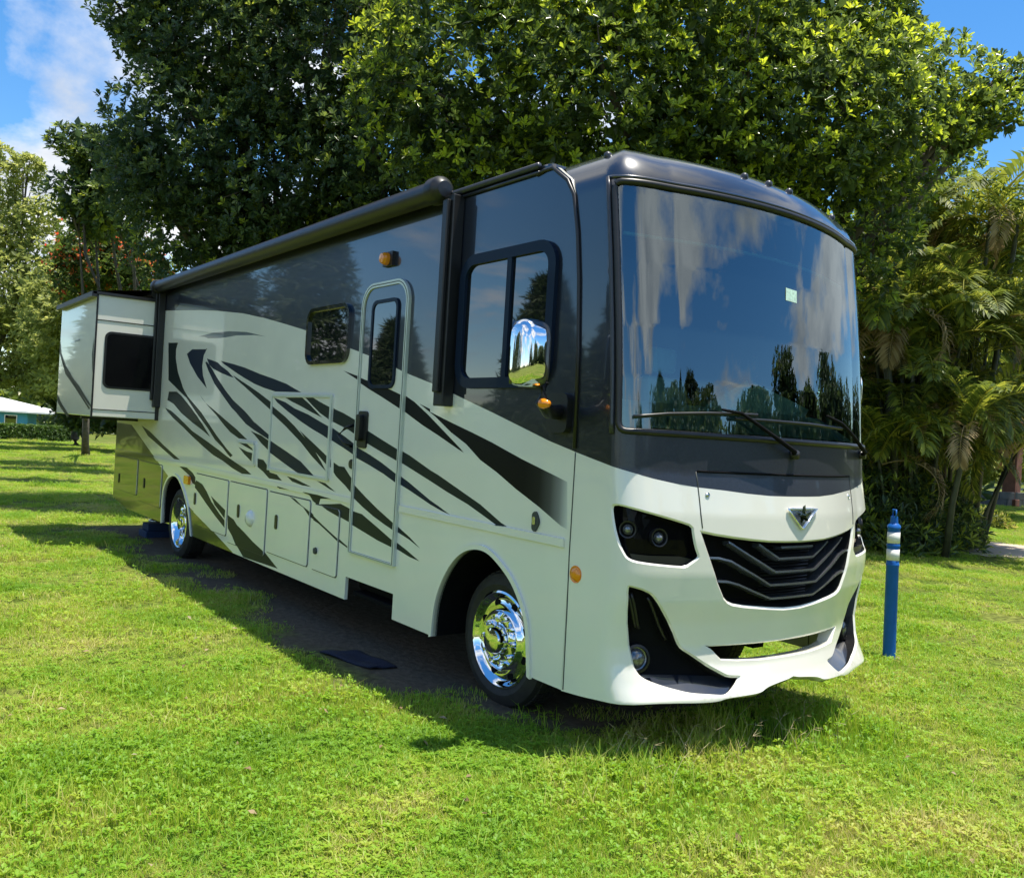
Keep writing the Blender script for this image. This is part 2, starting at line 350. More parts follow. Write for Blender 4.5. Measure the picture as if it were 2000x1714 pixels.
LIV = [
 (bnd_side+[(.05, 3.95), (-12.2, 3.95)], 1),
 (SS([(352, 592), (395, 598), (430, 606.5), (390, 604.5), (342, 605)]), 5),  # grey highlight sliver: reflection line on the upper rear band, painted into the colour
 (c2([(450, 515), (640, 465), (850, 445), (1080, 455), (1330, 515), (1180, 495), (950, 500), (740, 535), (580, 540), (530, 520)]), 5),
 (c2([(300, 740), (370, 680), (545, 680), (565, 665), (520, 760), (500, 900), (510, 1020), (560, 1190), (440, 1040), (340, 860)]), 2),
 (c2([(60, 595), (185, 595), (160, 680), (155, 800), (185, 980), (250, 1180), (310, 1310), (280, 1300), (60, 1080)]), 3),
 (c3([(390, 0), (450, 100), (620, 300), (720, 450), (820, 600), (950, 770), (1030, 860), (1000, 885), (960, 840), (900, 760), (800, 660), (700, 500), (560, 310), (440, 130), (360, 10)]), 3),
 (c3([(200, 30), (300, 30), (360, 80), (480, 230), (560, 340), (640, 460), (720, 590), (735, 620), (650, 545), (500, 430), (360, 310), (260, 190), (180, 140)]), 3),
 (c3([(150, 240), (230, 280), (330, 370), (500, 540), (700, 680), (850, 790), (950, 870), (1080, 960), (1200, 1040), (1275, 1110), (1150, 1100), (1030, 1030), (900, 930), (780, 860), (640, 740), (500, 610), (380, 490), (250, 370), (180, 290)]), 3),
 (c3([(600, 70), (680, 180), (800, 280), (950, 410), (1080, 520), (1220, 655), (1110, 640), (1000, 560), (920, 470), (820, 340), (720, 230), (630, 120)]), 3),
 (c2([(560, 840), (620, 920), (700, 1060), (800, 1210), (900, 1340), (1050, 1480), (1200, 1650)])+c3([(1250, 370), (1420, 520), (1510, 600)])+c4([(190, 860), (400, 1000), (600, 1140), (770, 1325), (580, 1300), (530, 1270), (350, 1140), (190, 1020)])+c3([(1500, 655), (1400, 590), (1300, 525), (1200, 450), (1060, 290)])+c2([(1000, 1560), (880, 1440), (780, 1300), (660, 1130), (580, 960), (540, 850)]), 2),
 (c2([(560, 800), (620, 820), (700, 850), (750, 900), (830, 960), (910, 1050), (860, 1035), (740, 985), (640, 930), (590, 880)]), 2),
 (c2([(900, 1015), (1000, 1085), (1100, 1150), (1230, 1240), (1420, 1385)])+c4([(230, 420), (400, 560), (520, 680), (760, 960), (870, 1150), (930, 1270), (750, 1080), (600, 890), (400, 680), (220, 510)])+c2([(1390, 1470), (1200, 1300), (1050, 1165), (940, 1070)]), 3),
 (c2([(740, 830), (900, 870), (1060, 920), (1250, 1000), (1420, 1060), (1600, 1130), (1700, 1190), (1790, 1240), (1450, 1230), (1300, 1180), (1180, 1130), (1060, 1060), (950, 990), (850, 920), (780, 870)]), 2),
 (c4([(250, 310), (400, 370), (520, 450), (700, 530), (850, 620), (1000, 705), (1150, 810), (1330, 950), (1500, 1050), (1650, 1150), (1830, 1290), (1990, 1410)])+c7([(0, 1080), (100, 1150), (240, 1255), (130, 1205), (0, 1130)])+c4([(1990, 1510), (1830, 1410), (1680, 1300), (1500, 1190), (1330, 1095), (1150, 970), (985, 865), (870, 790), (750, 720), (600, 620), (430, 490), (290, 370)]), 2),
 (c4([(400, 310), (620, 310), (720, 400), (850, 540), (880, 570), (740, 500), (600, 420), (480, 360)]), 3),
 (c4([(660, 310), (760, 310), (850, 365), (1000, 445), (1150, 515), (1300, 605), (1500, 755), (1650, 850), (1860, 980), (2000, 1060)])+c7([(0, 720), (100, 780), (300, 920), (600, 1130), (850, 1350), (920, 1395), (800, 1385), (700, 1310), (450, 1130), (200, 980), (0, 850)])+c4([(1850, 1130), (1600, 985), (1450, 895), (1200, 725), (1005, 625), (960, 590), (850, 510), (760, 420)]), 3),
 (c4([(580, 730), (720, 860), (900, 1030), (975, 1110), (975, 1220), (950, 1200), (870, 1110), (720, 930)]), 3),
 (c6([(70, 290), (280, 370), (420, 430), (600, 490), (830, 600), (900, 630), (1000, 700), (1180, 870), (1400, 1100), (1600, 1310), (1640, 1360), (1560, 1310), (1300, 1130), (1100, 1000), (900, 850), (830, 790), (600, 640), (420, 530), (320, 460), (270, 420)]), 4),
 (c6([(1060, 720), (1200, 790)])+c7([(0, 25), (250, 150), (500, 270), (740, 390), (900, 480), (1100, 590), (1280, 680), (1480, 780), (1640, 862), (1640, 1430), (1560, 1385), (1300, 1160), (1030, 950), (800, 750), (600, 600), (430, 410), (250, 270), (60, 80)]), 6),
 (c4([(1010, 1150), (1080, 1200), (1150, 1210), (1200, 1290)])+c5([(900, 310), (1050, 470), (1200, 620), (1390, 790), (1450, 855), (1600, 990), (1740, 1140), (1590, 1020), (1450, 930), (1390, 890), (1300, 830), (1150, 720), (1000, 590), (890, 480), (760, 320), (690, 250)])+c4([(1040, 1330), (1010, 1280)]), 3),
 (c5([(220, 400), (420, 440), (600, 495), (440, 490), (420, 560), (400, 570), (340, 520), (300, 450)]), 3),
 (c5([(440, 560), (560, 560), (700, 555), (880, 650), (1000, 690), (1200, 860), (1370, 1010), (1550, 1150), (1730, 1305), (1600, 1250), (1440, 1150), (1200, 1030), (870, 830), (730, 750), (540, 640)]), 3),
 (c5([(50, 460), (120, 490), (200, 570), (290, 640), (390, 740), (480, 830), (600, 940), (700, 1030), (800, 1120), (800, 1140), (690, 1060), (570, 945), (430, 815), (320, 740), (230, 605), (140, 540)]), 3),
 (c4([(20, 1100), (100, 1120), (150, 1200), (180, 1280), (270, 1310), (340, 1390), (170, 1360), (90, 1270), (20, 1210)]), 3),
 (c4([(400, 1330), (500, 1360), (720, 1470), (600, 1450), (470, 1400)]), 3), (c4([(790, 1390), (900, 1420), (1040, 1540), (960, 1500)]), 3),
 (c4([(290, 1460), (450, 1510), (300, 1490)]), 3),
 (c3([(1260, 540), (1400, 600), (1500, 670), (1490, 790), (1400, 700), (1320, 600)]), 3),
 (c3([(1110, 680), (1230, 710), (1300, 770), (1310, 800), (1200, 740)]), 3), (c3([(1120, 750), (1230, 810), (1300, 830), (1290, 940), (1200, 850)]), 3),
 ([(-12.2, 1.70)]+SS([(257, 829), (286, 870.6), (327.6, 928), (369, 989), (404.6, 1024.6), (453, 1077), (458, 1085)])+[(-5.9, .1), (-12.2, .1)], 7),
 (c0([(300, 95), (350, 130), (440, 220), (535, 305), (500, 300), (420, 230), (340, 160)]), 3),
 (c1([(470, 70), (560, 80), (640, 150), (690, 230), (690, 320), (640, 290), (600, 190)]), 3),
 (c1([(700, 250), (780, 300), (840, 400), (900, 530), (1000, 680), (1070, 770), (1070, 870), (950, 720), (820, 540), (740, 420), (670, 330)]), 3),
 (c1([(890, 450), (1000, 560), (1080, 640), (1070, 750), (1000, 650), (940, 570)]), 3),
 (c1([(1110, 700), (1190, 760), (1230, 830), (1330, 930), (1440, 1050), (1560, 1160), (1700, 1340), (1750, 1400), (1300, 1250), (1220, 1110), (1170, 980), (1110, 870)]), 3),
]
LMATS = [MT[k] for k in LIV_M]
def clip_regions(outline):
    o = np.array(outline); lo = o.min(0)-.05; hi = o.max(0)+.05; R = []
    for p, k in LIV:
        a = np.array(p)
        if (a.max(0) < lo).any() or (a.min(0) > hi).any(): continue
        R.append((p, k))
    return R
def side_piece(name, outline, off, depth, parent, holes=(), rim=None, livery=True, mats=None):
    v2, f2, mi = cdt(outline, clip_regions(outline) if livery else (), holes)
    y = -W-off
    V = [(a, y, b) for a, b in v2]; F = [tuple(f) for f in f2]; I = list(mi)
    for loop in [outline]+list(holes):
        n = len(loop); b0 = len(V); V += [(a, y, b) for a, b in loop]+[(a, y+depth, b) for a, b in loop]
        ar = sum(loop[i][0]*loop[(i+1) % n][1]-loop[(i+1) % n][0]*loop[i][1] for i in range(n))
        for i in range(n):
            j = (i+1) % n; q_ = (b0+i, b0+n+i, b0+n+j, b0+j)
            F.append(q_ if (ar > 0) == (loop is outline) else q_[::-1]); I.append(len(LMATS) if rim else 0)
    V, F, I = weld(V, F, I)
    return mesh(name, V, F, (mats or LMATS)+([rim] if rim else []), parent, midx=I)

# wheel arches and skirt
arch_f = SS([(845, 1243), (848, 1205), (853, 1171), (866, 1132), (885.5, 1097), (908, 1076), (933.6, 1071), (956, 1079), (978.6, 1103.5), (1001, 1135.5), (1017, 1174), (1028, 1212.5), (1031, 1265), (1031.5, 1325)])
arch_r = SS([(317, 1009), (318, 980), (321, 954), (329, 935), (339, 928), (348.4, 933), (356.4, 951), (363, 973), (369, 999), (372.5, 1047)])
zs = .355
arch_f[0] = (arch_f[0][0], zs); arch_f[-1] = (arch_f[-1][0], zs); arch_r[0] = (arch_r[0][0], zs+.01); arch_r[-1] = (arch_r[-1][0], zs)
seam_edge = [(.002, zs), (.002, 1.82), (-.03, 2.5), (-.075, 3.047), (-.135, 3.428), (-.2, 3.55), (-.342, 3.655), (-.5, 3.70)]
notch = [(-2.985, zs), (-2.985, .56), (-2.13, .56), (-2.13, zs)]
def chaikin(P):
    for _ in range(2):
        Q = [P[0]]
        for a, b_ in zip(P[:-1], P[1:]): Q += [(a[0]*.75+b_[0]*.25, a[1]*.75+b_[1]*.25), (a[0]*.25+b_[0]*.75, a[1]*.25+b_[1]*.75)]
        P = Q+[P[-1]]
    return P
arch_f = chaikin(arch_f); arch_r = chaikin(arch_r)
wall_outline = [(-11.62, .46), (-10.7, zs)]+arch_r+notch+arch_f+seam_edge+[(-11.62, 3.70)]
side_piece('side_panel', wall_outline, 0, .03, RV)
def ring_strip(name, pts, w_in, off, material, parent):
    # a flat lip following an open polyline on the side plane
    P = np.array(pts); n = len(P); V = []; F = []
    c = P.mean(0)-np.array([0, .25])
    for i in range(n):
        d = P[i]-c; d /= np.linalg.norm(d); q_ = P[i]+d*w_in
        V += [(P[i][0], -W-off, P[i][1]), (q_[0], -W-off, q_[1]), (q_[0], -W+.002, q_[1]), (P[i][0], -W+.035, P[i][1])]
    for i in range(n-1):
        a, b = 4*i, 4*i+4
        F += [(a, b, b+1, a+1), (a+1, b+1, b+2, a+2), (a+3, b+3, b, a)]
    return mesh(name, V, F, [material], parent)
ring_strip('wheel_arch_lip', arch_f, .035, .018, MT['cream'], RV)
ring_strip('wheel_arch_lip', arch_r, .035, .014, MT['cream'], RV)
def wheel_well(pts):
    P = np.array(pts); n = len(P); V = []; F = []
    for k, yy in enumerate((-W+.02, -W+.62)):
        V += [(a, yy, b) for a, b in P]
    for i in range(n-1): F.append((i, i+1, n+i+1, n+i))
    F.append(tuple(range(n, 2*n)))
    return mesh('wheel_well', V, F, [MT['matteblack']], RV)
wheel_well(arch_f); wheel_well(arch_r)
# mould line along the belt
def livbox(name, x0, x1, z0, z1, off, depth, parent, r=.0):
    ol = rrect(x0, z0, x1, z1, r) if r else [(x0, z0), (x1, z0), (x1, z1), (x0, z1)]
    return side_piece(name, ol, off, depth, parent)
livbox('belt_moulding', -2.10, -.05, 1.232, 1.284, .014, .014, RV)
livbox('belt_moulding', -11.60, -2.96, 1.212, 1.262, .014, .014, RV)
# rocker trim under the belt moulding
# compartment doors
def compart(x0, x1, z0, z1, latch=None, r=.03):
    d = livbox('compartment_door', x0, x1, z0, z1, .012, .012, RV, r)
    side_piece('door_gap', rrect(x0-.010, z0-.010, x1+.010, z1+.010, r+.01), .003, .003, d, [rrect(x0-.0005, z0-.0005, x1+.0005, z1+.0005, r)], livery=False, mats=[MT['seam']])
    if latch:
        lx, lz = latch; b = MB(); b.add(*prism(rrect(lx-.03, lz-.075, lx+.03, lz+.075, .028), -W-.022, -W-.012))
        b.build('latch', MT['blackplastic'], d)
    return d
def prism(poly, y0, y1):
    n = len(poly); V = [(a, y0, b) for a, b in poly]+[(a, y1, b) for a, b in poly]
    F = [tuple(range(n))]+[tuple(range(n, 2*n))[::-1]]+[(i, n+i, n+(i+1) % n, (i+1) % n) for i in range(n)]
    return V, F
X = lambda px, py: S(px, py)[0]
compart(-11.45, X(268, 940), .62, 1.16, S(234, 933)); compart(X(272, 940), -8.83, .56, 1.16, S(283, 943))
compart(-7.30, X(444, 1000), .52, 1.16, S(383, 973.5)); compart(X(447, 1000), X(520, 1010), .46, 1.16, S(468, 997.5))
compart(X(524, 1010), X(604, 1040), .52, 1.15, S(541.8, 1019)); compart(X(612, 1050), X(661, 1060), .52, 1.13)
bx = livbox('utility_hatch', -4.90, -3.43, 1.375, 2.175, .014, .014, RV, .03)
fr = MB()
for (a, b) in (((-4.90, 1.375), (-3.43, 1.40)), ((-4.90, 2.15), (-3.43, 2.175)), ((-4.90, 1.40), (-4.865, 2.15)), ((-3.465, 1.40), (-3.43, 2.15))):
    fr.box((a[0], -W-.026, a[1]), (b[0], -W-.0145, b[1]))
fr.build('hatch_frame', MT['lightframe'], bx)
hx0, hx1 = X(466, 880), X(501, 880)
hz1, hz0 = S(485, 861)[1], S(500, 911)[1]
h2 = livbox('small_hatch', hx0, hx1, hz0, hz1, .014, .014, RV, .03)
fr = MB(); fr.box((hx1-.03, -W-.03, hz0+.03), (hx1, -W-.015, hz1-.03)); fr.box((hx0+.03, -W-.028, hz1-.03), (hx1-.032, -W-.015, hz1-.005)); fr.build('hatch_frame', MT['lightframe'], h2)
b = MB(); c = S(491, 1012); b.lathe([(0.001, .05), (.05, .045), (.085, .02), (.095, .0)], (c[0], -W-.012, c[1]), sgn=-1, n=20)
autosmooth(b.build('vent_cap', MT['cream'], RV))
b = MB(); c = S(619, 1075); b.lathe([(0.001, .02), (.03, .018), (.034, .0)], (c[0], -W-.012, c[1]), sgn=-1, n=12); b.build('lock_knob', MT['seam'], RV)
# fuel/water inlets near the door edge
b = MB(); c = S(688, 906); b.lathe([(0.001, .02), (.04, .018), (.045, .0)], (c[0], -W, c[1]), sgn=-1, n=14); b.build('lock_knob', MT['blackplastic'], RV)

# ---- entry door
dx0, dx1, dz0, dz1 = -2.93, -2.115, .785, 3.135
dol = rrect(dx0+.045, dz0+.02, dx1-.045, dz1-.045, .16, 8, (0, 0, 1, 1))
door = side_piece('entry_door', dol, .016, .016, RV)
outer = rrect(dx0, dz0, dx1, dz1, .2, 8, (0, 0, 1, 1)); inner = rrect(dx0+.04, dz0+.018, dx1-.04, dz1-.04, .165, 8, (0, 0, 1, 1))
side_piece('door_frame', outer, .028, .028, door, [inner], livery=False, mats=[MT['lightframe']])
m1 = rrect(dx0+.017, dz0+.008, dx1-.017, dz1-.017, .185, 8, (0, 0, 1, 1)); m2_ = rrect(dx0+.024, dz0+.011, dx1-.024, dz1-.024, .178, 8, (0, 0, 1, 1))
side_piece('frame_groove', m1, .0295, .005, door, [m2_], livery=False, mats=[MT['seam']])
dwx0, dwx1 = X(733, 650), X(777, 660)
wz0, wz1 = S(748, 752)[1], S(756, 592)[1]
side_piece('door_window', rrect(dwx0, wz0, dwx1, wz1, .06), .024, .008, door, livery=False, mats=[MT['glassdark']])
side_piece('window_frame', rrect(dwx0-.03, wz0-.03, dwx1+.03, wz1+.03, .08), .032, .016, door, [rrect(dwx0, wz0, dwx1, wz1, .06)], livery=False, mats=[MT['navy']])
b = MB(); hx, hz = S(714, 839); b.add(*prism(rrect(hx-.085, hz-.16, hx+.075, hz+.16, .03), -W-.034, -W-.016)); b.add(*prism(rrect(hx-.05, hz-.10, hx+.02, hz+.13, .03), -W-.075, -W-.034))
b.build('door_handle', MT['blackplastic'], door)
# assist handle beside the door
b = MB(); ga = S(690, 830); gb = S(687, 872)
b.tube([(ga[0], -W, ga[1]), (ga[0]-.01, -W-.07, ga[1]-.03), (gb[0]-.1, -W-.09, (ga[1]+gb[1])/2), (gb[0]-.01, -W-.07, gb[1]+.03), (gb[0], -W, gb[1])], .014, 8)
b.build('assist_handle', MT['blackplastic'], RV, True)
# porch lamp over the door
px_, pz_ = S(762, 507); b = MB(); b.box((px_-.07, -W-.03, pz_-.06), (px_+.09, -W, pz_+.06), 0); b.lathe([(0.001, .06), (.04, .055), (.052, .03), (.055, .0)], (px_, -W-.03, pz_), sgn=-1, n=18, mi=1)
b.build('porch_lamp', [MT['blackplastic'], MT['amber']], RV)

# ---- side windows
def window(name, x0, z0, x1, z1, r, fw, parent, splits=(), frame=MT['glossblack'], proud=.03):
    w_ = side_piece(name, rrect(x0, z0, x1, z1, r), .008, .008, parent, livery=False, mats=[MT['glassdark']])
    side_piece('window_frame', rrect(x0-fw, z0-fw, x1+fw, z1+fw, r+fw), proud, proud, w_, [rrect(x0, z0, x1, z1, r)], livery=False, mats=[frame])
    for s in splits:
        b = MB(); b.box((s-.025, -W-proud+.003, z0), (s+.025, -W-.006, z1)); b.build('mullion', frame, w_)
    return w_
window('cab_window', -1.30, 2.30, -.345, 3.12, .10, .075, RV, (X(996, 600),), MT['navy'])
window('galley_window', -4.05, 2.50, -3.20, 2.98, .09, .035, RV)
# ---- badge, marker lights on the side
bx_, bz_ = S(1047, 1018); b = MB(); b.add(*prism([(bx_+.035*math.cos(a)*(1+.2*math.cos(3*a)), bz_+.065*math.sin(a)) for a in np.linspace(0, 2*math.pi, 24, False)], -W-.014, -W)); b.add(*prism(rrect(bx_-.014, bz_-.02, bx_+.014, bz_+.03, .008), -W-.022, -W-.014), 1)
b.build('side_badge', [MT['seam'], MT['alu']], RV)
b = MB(); rx, rz = S(368, 937); b.add(*prism(rrect(rx-.10, rz-.055, rx+.10, rz+.055, .03), -W-.035, -W)); b.build('marker_light', MT['amber'], RV)

# ---- roof, far wall, rear wall, chassis
b = MB(); b.box((-11.60, -W+.03, 3.60), (-.45, W-.03, 3.735)); b.build('roof', MT['dark'], RV, bevel=.05)
b = MB()
b.tube([(-11.6, -W-.015, 3.70), (-.52, -W-.015, 3.70)], .022, 8); b.tube([(-1.5, -W-.012, 3.655), (-.52, -W-.012, 3.655)], .012, 8)
b.build('gutter_rail', MT['hood'], RV, True)
V = [(a, W, c_) for a, c_ in [(-11.62, .40), (0, .36), (0, 1.82), (-.13, 3.42), (-.5, 3.70), (-11.62, 3.70)]]
v2, f2, mi = cdt([(a, c_) for a, _, c_ in V], [(bnd_side+[(.05, 3.95), (-12.2, 3.95)], 1)], [arch_f[1:-1]+[(arch_f[-1][0], .40), (arch_f[0][0], .40)]])
mesh('far_side_panel', [(a, W, c_) for a, c_ in v2], [tuple(f[::-1]) for f in f2], LMATS, RV, midx=mi)
b = MB(); b.box((-11.66, -W+.005, .47), (-11.60, W-.005, 3.70)); b.build('rear_wall', MT['dark'], RV, bevel=.03)
b = MB(); b.box((-11.5, -W+.05, .62), (-9.1, W-.05, .70)); b.box((-7.4, -W+.05, .56), (-1.65, W-.05, .68))
b.box((-11.3, -.45, .50), (.2, -.33, .74)); b.box((-11.3, .33, .50), (.2, .45, .74))
b.box((-1.0, -1.0, .36), (-.8, 1.0, .48)); b.box((-8.3, -1.0, .34), (-8.1, 1.0, .48)); b.box((-6.5, -.9, .42), (-4.6, -.4, .60)); b.box((-4.3, .3, .40), (-2.6, 1.1, .62))
b.build('chassis', MT['matteblack'], RV)
# retracted entry step seen in the notch
b = MB(); b.box((-2.95, -W+.06, .40), (-2.17, -W+.5, .44)); b.box((-2.95, -W+.12, .46), (-2.17, -W+.5, .555)); b.build('entry_step', MT['matteblack'], RV, bevel=.008)

# ---- awning
aw = MB(); ay = -W-.105; az_ = 3.715
aw.tube([(-9.15, ay, az_), (-1.60, ay, az_)], .085, 20); awo = aw.build('awning', MT['blackplastic'], RV, True); autosmooth(awo)
b = MB(); b.box((-9.12, -W-.06, 3.70), (-1.62, -W, 3.79)); b.build('awning_rail', MT['blackplastic'], awo)
for xa in (-1.60, -9.15):
    b = MB(); b.lathe([(0.001, .07), (.06, .065), (.098, .03), (.105, 0), (.105, -.08), (0.001, -.081)], (xa, ay, az_), axis='x', n=20); e = autosmooth(b.build('end_cap', MT['blackplastic'], awo))
for xa, zb in ((-1.475, 2.09), (-9.19, 1.98)):
    b = MB(); b.box((xa-.065, -W-.10, zb), (xa+.065, -W-.002, 3.66)); b.box((xa-.035, -W-.135, zb+.1), (xa+.035, -W-.10, 3.62)); b.build('awning_arm', MT['blackplastic'], awo, bevel=.008)

# ---- slide-out room
sx0, sx1, sd, sz0, sz1 = -11.72, -9.20, .905, 1.80, 3.50
ys = -W-sd
so_ = MB(); so_.box((sx0, ys, sz0), (sx1, -W+.02, sz1)); slide = so_.build('slide_out', MT['cream'], RV, bevel=.012)
def endplate(name, y0, y1, z0, z1, d0, d1, m, parent): b = MB(); b.box((sx1+d0, y0, z0), (sx1+d1, y1, z1)); return b.build(name, m, parent)
endplate('trim_strip', ys+.01, -W, 3.14, 3.155, .0005, .006, MT['seam'], slide); endplate('trim_strip', ys+.01, -W, 1.895, 1.908, .0005, .006, MT['seam'], slide)
endplate('trim_strip', ys-.002, ys+.022, 1.79, 3.5, .0005, .010, MT['blackplastic'], slide); endplate('trim_strip', -W-.05, -W, 1.79, 3.5, .0005, .012, MT['blackplastic'], slide)
def Sx(px, py, x): p = at(px, py, x=x); return (p[1], p[2])
wq = [Sx(206, 650, sx1), Sx(305, 659, sx1), Sx(303.5, 761, sx1), Sx(204.5, 756.5, sx1)]
wy0, wy1 = (wq[0][0]+wq[3][0])/2, (wq[1][0]+wq[2][0])/2; wz0_, wz1_ = (wq[2][1]+wq[3][1])/2, (wq[0][1]+wq[1][1])/2
def prismx(poly, x0, x1):
    n = len(poly); V = [(x0, a, b) for a, b in poly]+[(x1, a, b) for a, b in poly]
    return V, [tuple(range(n))[::-1], tuple(range(n, 2*n))]+[(i, (i+1) % n, n+(i+1) % n, n+i) for i in range(n)]
b = MB(); b.add(*prismx(rrect(wy0-.02, wz0_-.02, wy1+.02, wz1_+.02, .09), sx1, sx1+.012), 0); sw = b.build('slide_window', MT['blackplastic'], slide)
b = MB(); b.add(*prismx(rrect(wy0+.01, wz0_+.01, wy1-.01, wz1_-.01, .07), sx1+.0121, sx1+.016), 0); b.build('window_pane', MT['blackglass'], slide)
b = MB(); b.box((sx0-.05, ys-.06, sz1), (sx1+.04, -W, sz1+.035)); b.box((sx0-.05, ys-.075, sz1-.04), (sx1+.04, ys-.012, sz1+.03)); b.tube([(sx0-.02, -W-.12, sz1+.11), (sx1+.02, -W-.12, sz1+.11)], .075, 14)
b.add([(sx0, ys-.04, sz1+.04), (sx1, ys-.04, sz1+.04), (sx1, -W-.1, sz1+.17), (sx0, -W-.1, sz1+.17)], [(0, 1, 2, 3)])
b.build('slide_topper', MT['blackplastic'], slide)
b = MB()
def SO(px, py): p = at(px, py, y=ys); return (p[0], p[2])
for poly, k in (([(112, 667), (120, 690), (128, 712), (142, 737), (155, 754), (178, 790), (178, 795), (152, 760), (136, 736), (124, 712), (116, 690)], 0), ([(114, 690), (132, 728), (150, 756), (176, 797), (174, 799), (146, 756), (128, 730)], 0), ([(112, 770), (122, 790), (136, 812), (130, 812), (118, 795), (112, 782)], 0), ([(180, 690), (184, 660), (183, 720), (181, 730)], 0), ([(138, 668), (156, 662), (157, 665), (140, 671)], 1)):
    P = [SO(*p) for p in poly]; P = [(min(max(a, sx0+.01), sx1-.01), c_) for a, c_ in P]
    v2, f2, mi = cdt(P); b.add([(a, ys-.003, c_) for a, c_ in v2], [tuple(f) for f in f2], k)
b.build('slide_stripe', [MT['char'], MT['slate']], slide)
for xr in (sx1-1.2, sx0+.3): b = MB(); b.box((xr, ys+.1, sz0-.05), (xr+.1, -W+.1, sz0)); b.build('slide_rail', MT['blackplastic'], slide)

# ---- wheels
def make_wheel(c, sgn, rear=False):
    x, y, z = c; R_, rr = .477, .337
    wb = bpy.data.objects.new('wheel', None); COL.objects.link(wb); wb.parent = RV; wb.location = c
    o0 = (0, 0, 0)
    b = MB(); b.lathe([(rr-.02, .02), (rr+.012, -.005), (rr+.05, -.018), (R_-.06, -.012), (R_-.015, .012), (R_, .045), (R_, .21), (R_-.015, .24), (R_-.06, .262), (rr, .25)], o0, sgn=-sgn, n=48)
    for k in range(48):
        th = 2*math.pi*k/48
        for (a0, a1) in ((.05, .095), (.105, .15), (.16, .205)):
            p0 = th+(.02 if a0 > .1 else 0); V = []
            for rr_ in (R_-.004, R_+.008):
                for (t_, aa) in ((p0, a0), (p0+.10, a0), (p0+.10, a1), (p0, a1)):
                    V.append((rr_*math.cos(t_), -sgn*aa, rr_*math.sin(t_)))
            b.add(V, [(4, 5, 6, 7), (0, 1, 5, 4), (1, 2, 6, 5), (2, 3, 7, 6), (3, 0, 4, 7)])
    autosmooth(b.build('tyre', MT['rubber'], wb), 30)
    d = .13 if rear else .0
    b = MB()
    if rear: prof = [(rr, .012), (rr+.008, -.004), (rr-.006, -.008), (rr-.02, .004), (rr-.045, .05), (rr-.06, .12), (.235, .14), (.20, .135), (.18, .10), (.15, .10), (.14, .06), (.10, .05), (.09, .0), (.05, -.012), (.001, -.014)]
    else: prof = [(rr, .012), (rr+.006, -.006), (rr-.008, -.012), (rr-.022, .0), (rr-.035, .022), (.285, .034), (.25, .03), (.225, .01), (.213, -.012), (.205, -.016), (.19, -.006), (.12, -.002), (.105, -.01), (.10, -.06), (.085, -.085), (.05, -.095), (.001, -.098)]
    b.lathe(prof, o0, sgn=-sgn, n=56)
    rim = autosmooth(b.build('rim', MT['chrome'], wb), 40)
    for k in range(8):
        th = 2*math.pi*(k+.5)/8; b = MB()
        cx, cz = .258*math.cos(th), .258*math.sin(th)
        b.lathe([(.001, 0), (.028, 0), (.031, .012)], (cx, -sgn*((.138 if rear else .026)-.001), cz), sgn=-sgn, n=14); b.build('hand_hole', MT['matteblack'], wb)
    for k in range(10):
        th = 2*math.pi*k/10; b = MB(); rn = .16
        b.lathe([(.019, .0), (.019, -.03), (.014, -.045), (.001, -.048)], (rn*math.cos(th), -sgn*(.09 if rear else -.004), rn*math.sin(th)), sgn=-sgn, n=10); autosmooth(b.build('lug_nut', MT['chrome'], wb))
    return wb
make_wheel((-.882, -1.10, .455), -1)
wr = make_wheel((-8.20, -1.19, .42), -1, True)
make_wheel((-.882, 1.10, .455), 1); make_wheel((-8.20, 1.19, .42), 1, True)

# ---- front cap: parametric surface F(t, v): t = arc length from the near seam round the nose, v = height parameter
def base_profile():
    P = [(0, W)]
    for k in np.linspace(0, 1, 8)[1:]: P.append((.34*k, W))
    b0, b1, b2, b3 = map(np.array, ((.34, W), (.50, W), (.54, 1.13), (.592, .92)))
    for s in np.linspace(0, 1, 24)[1:]: P.append(tuple((1-s)**3*b0+3*(1-s)**2*s*b1+3*(1-s)*s*s*b2+s**3*b3))
    for y in np.linspace(.92, 0, 40)[1:]: P.append((.753-.19*y*y, y))
    return np.array(P)
BP = base_profile(); BT = np.concatenate([[0], np.cumsum(np.hypot(*np.diff(BP, axis=0).T))]); LH = BT[-1]
ZT, RI, RZ = 3.43, .30, .32
LZ = [.2, .42, .52, .60, .72, .85, .98, 1.15, 1.35, 1.5, 1.62, 1.75, 1.95, 2.3, 2.6, 3.0, 3.43, 3.8]; LX = [.045, .05, .0, -.03, -.05, -.035, -.005, .01, .004, -.012, -.035, -.06, -.072, -.095, -.125, -.175, -.235, -.29]
SZ = [0, 1.82, 2.5, 3.05, 3.43, 3.56, 3.68, 3.76]; SXX = [0, 0, -.03, -.075, -.135, -.22, -.40, -.55]
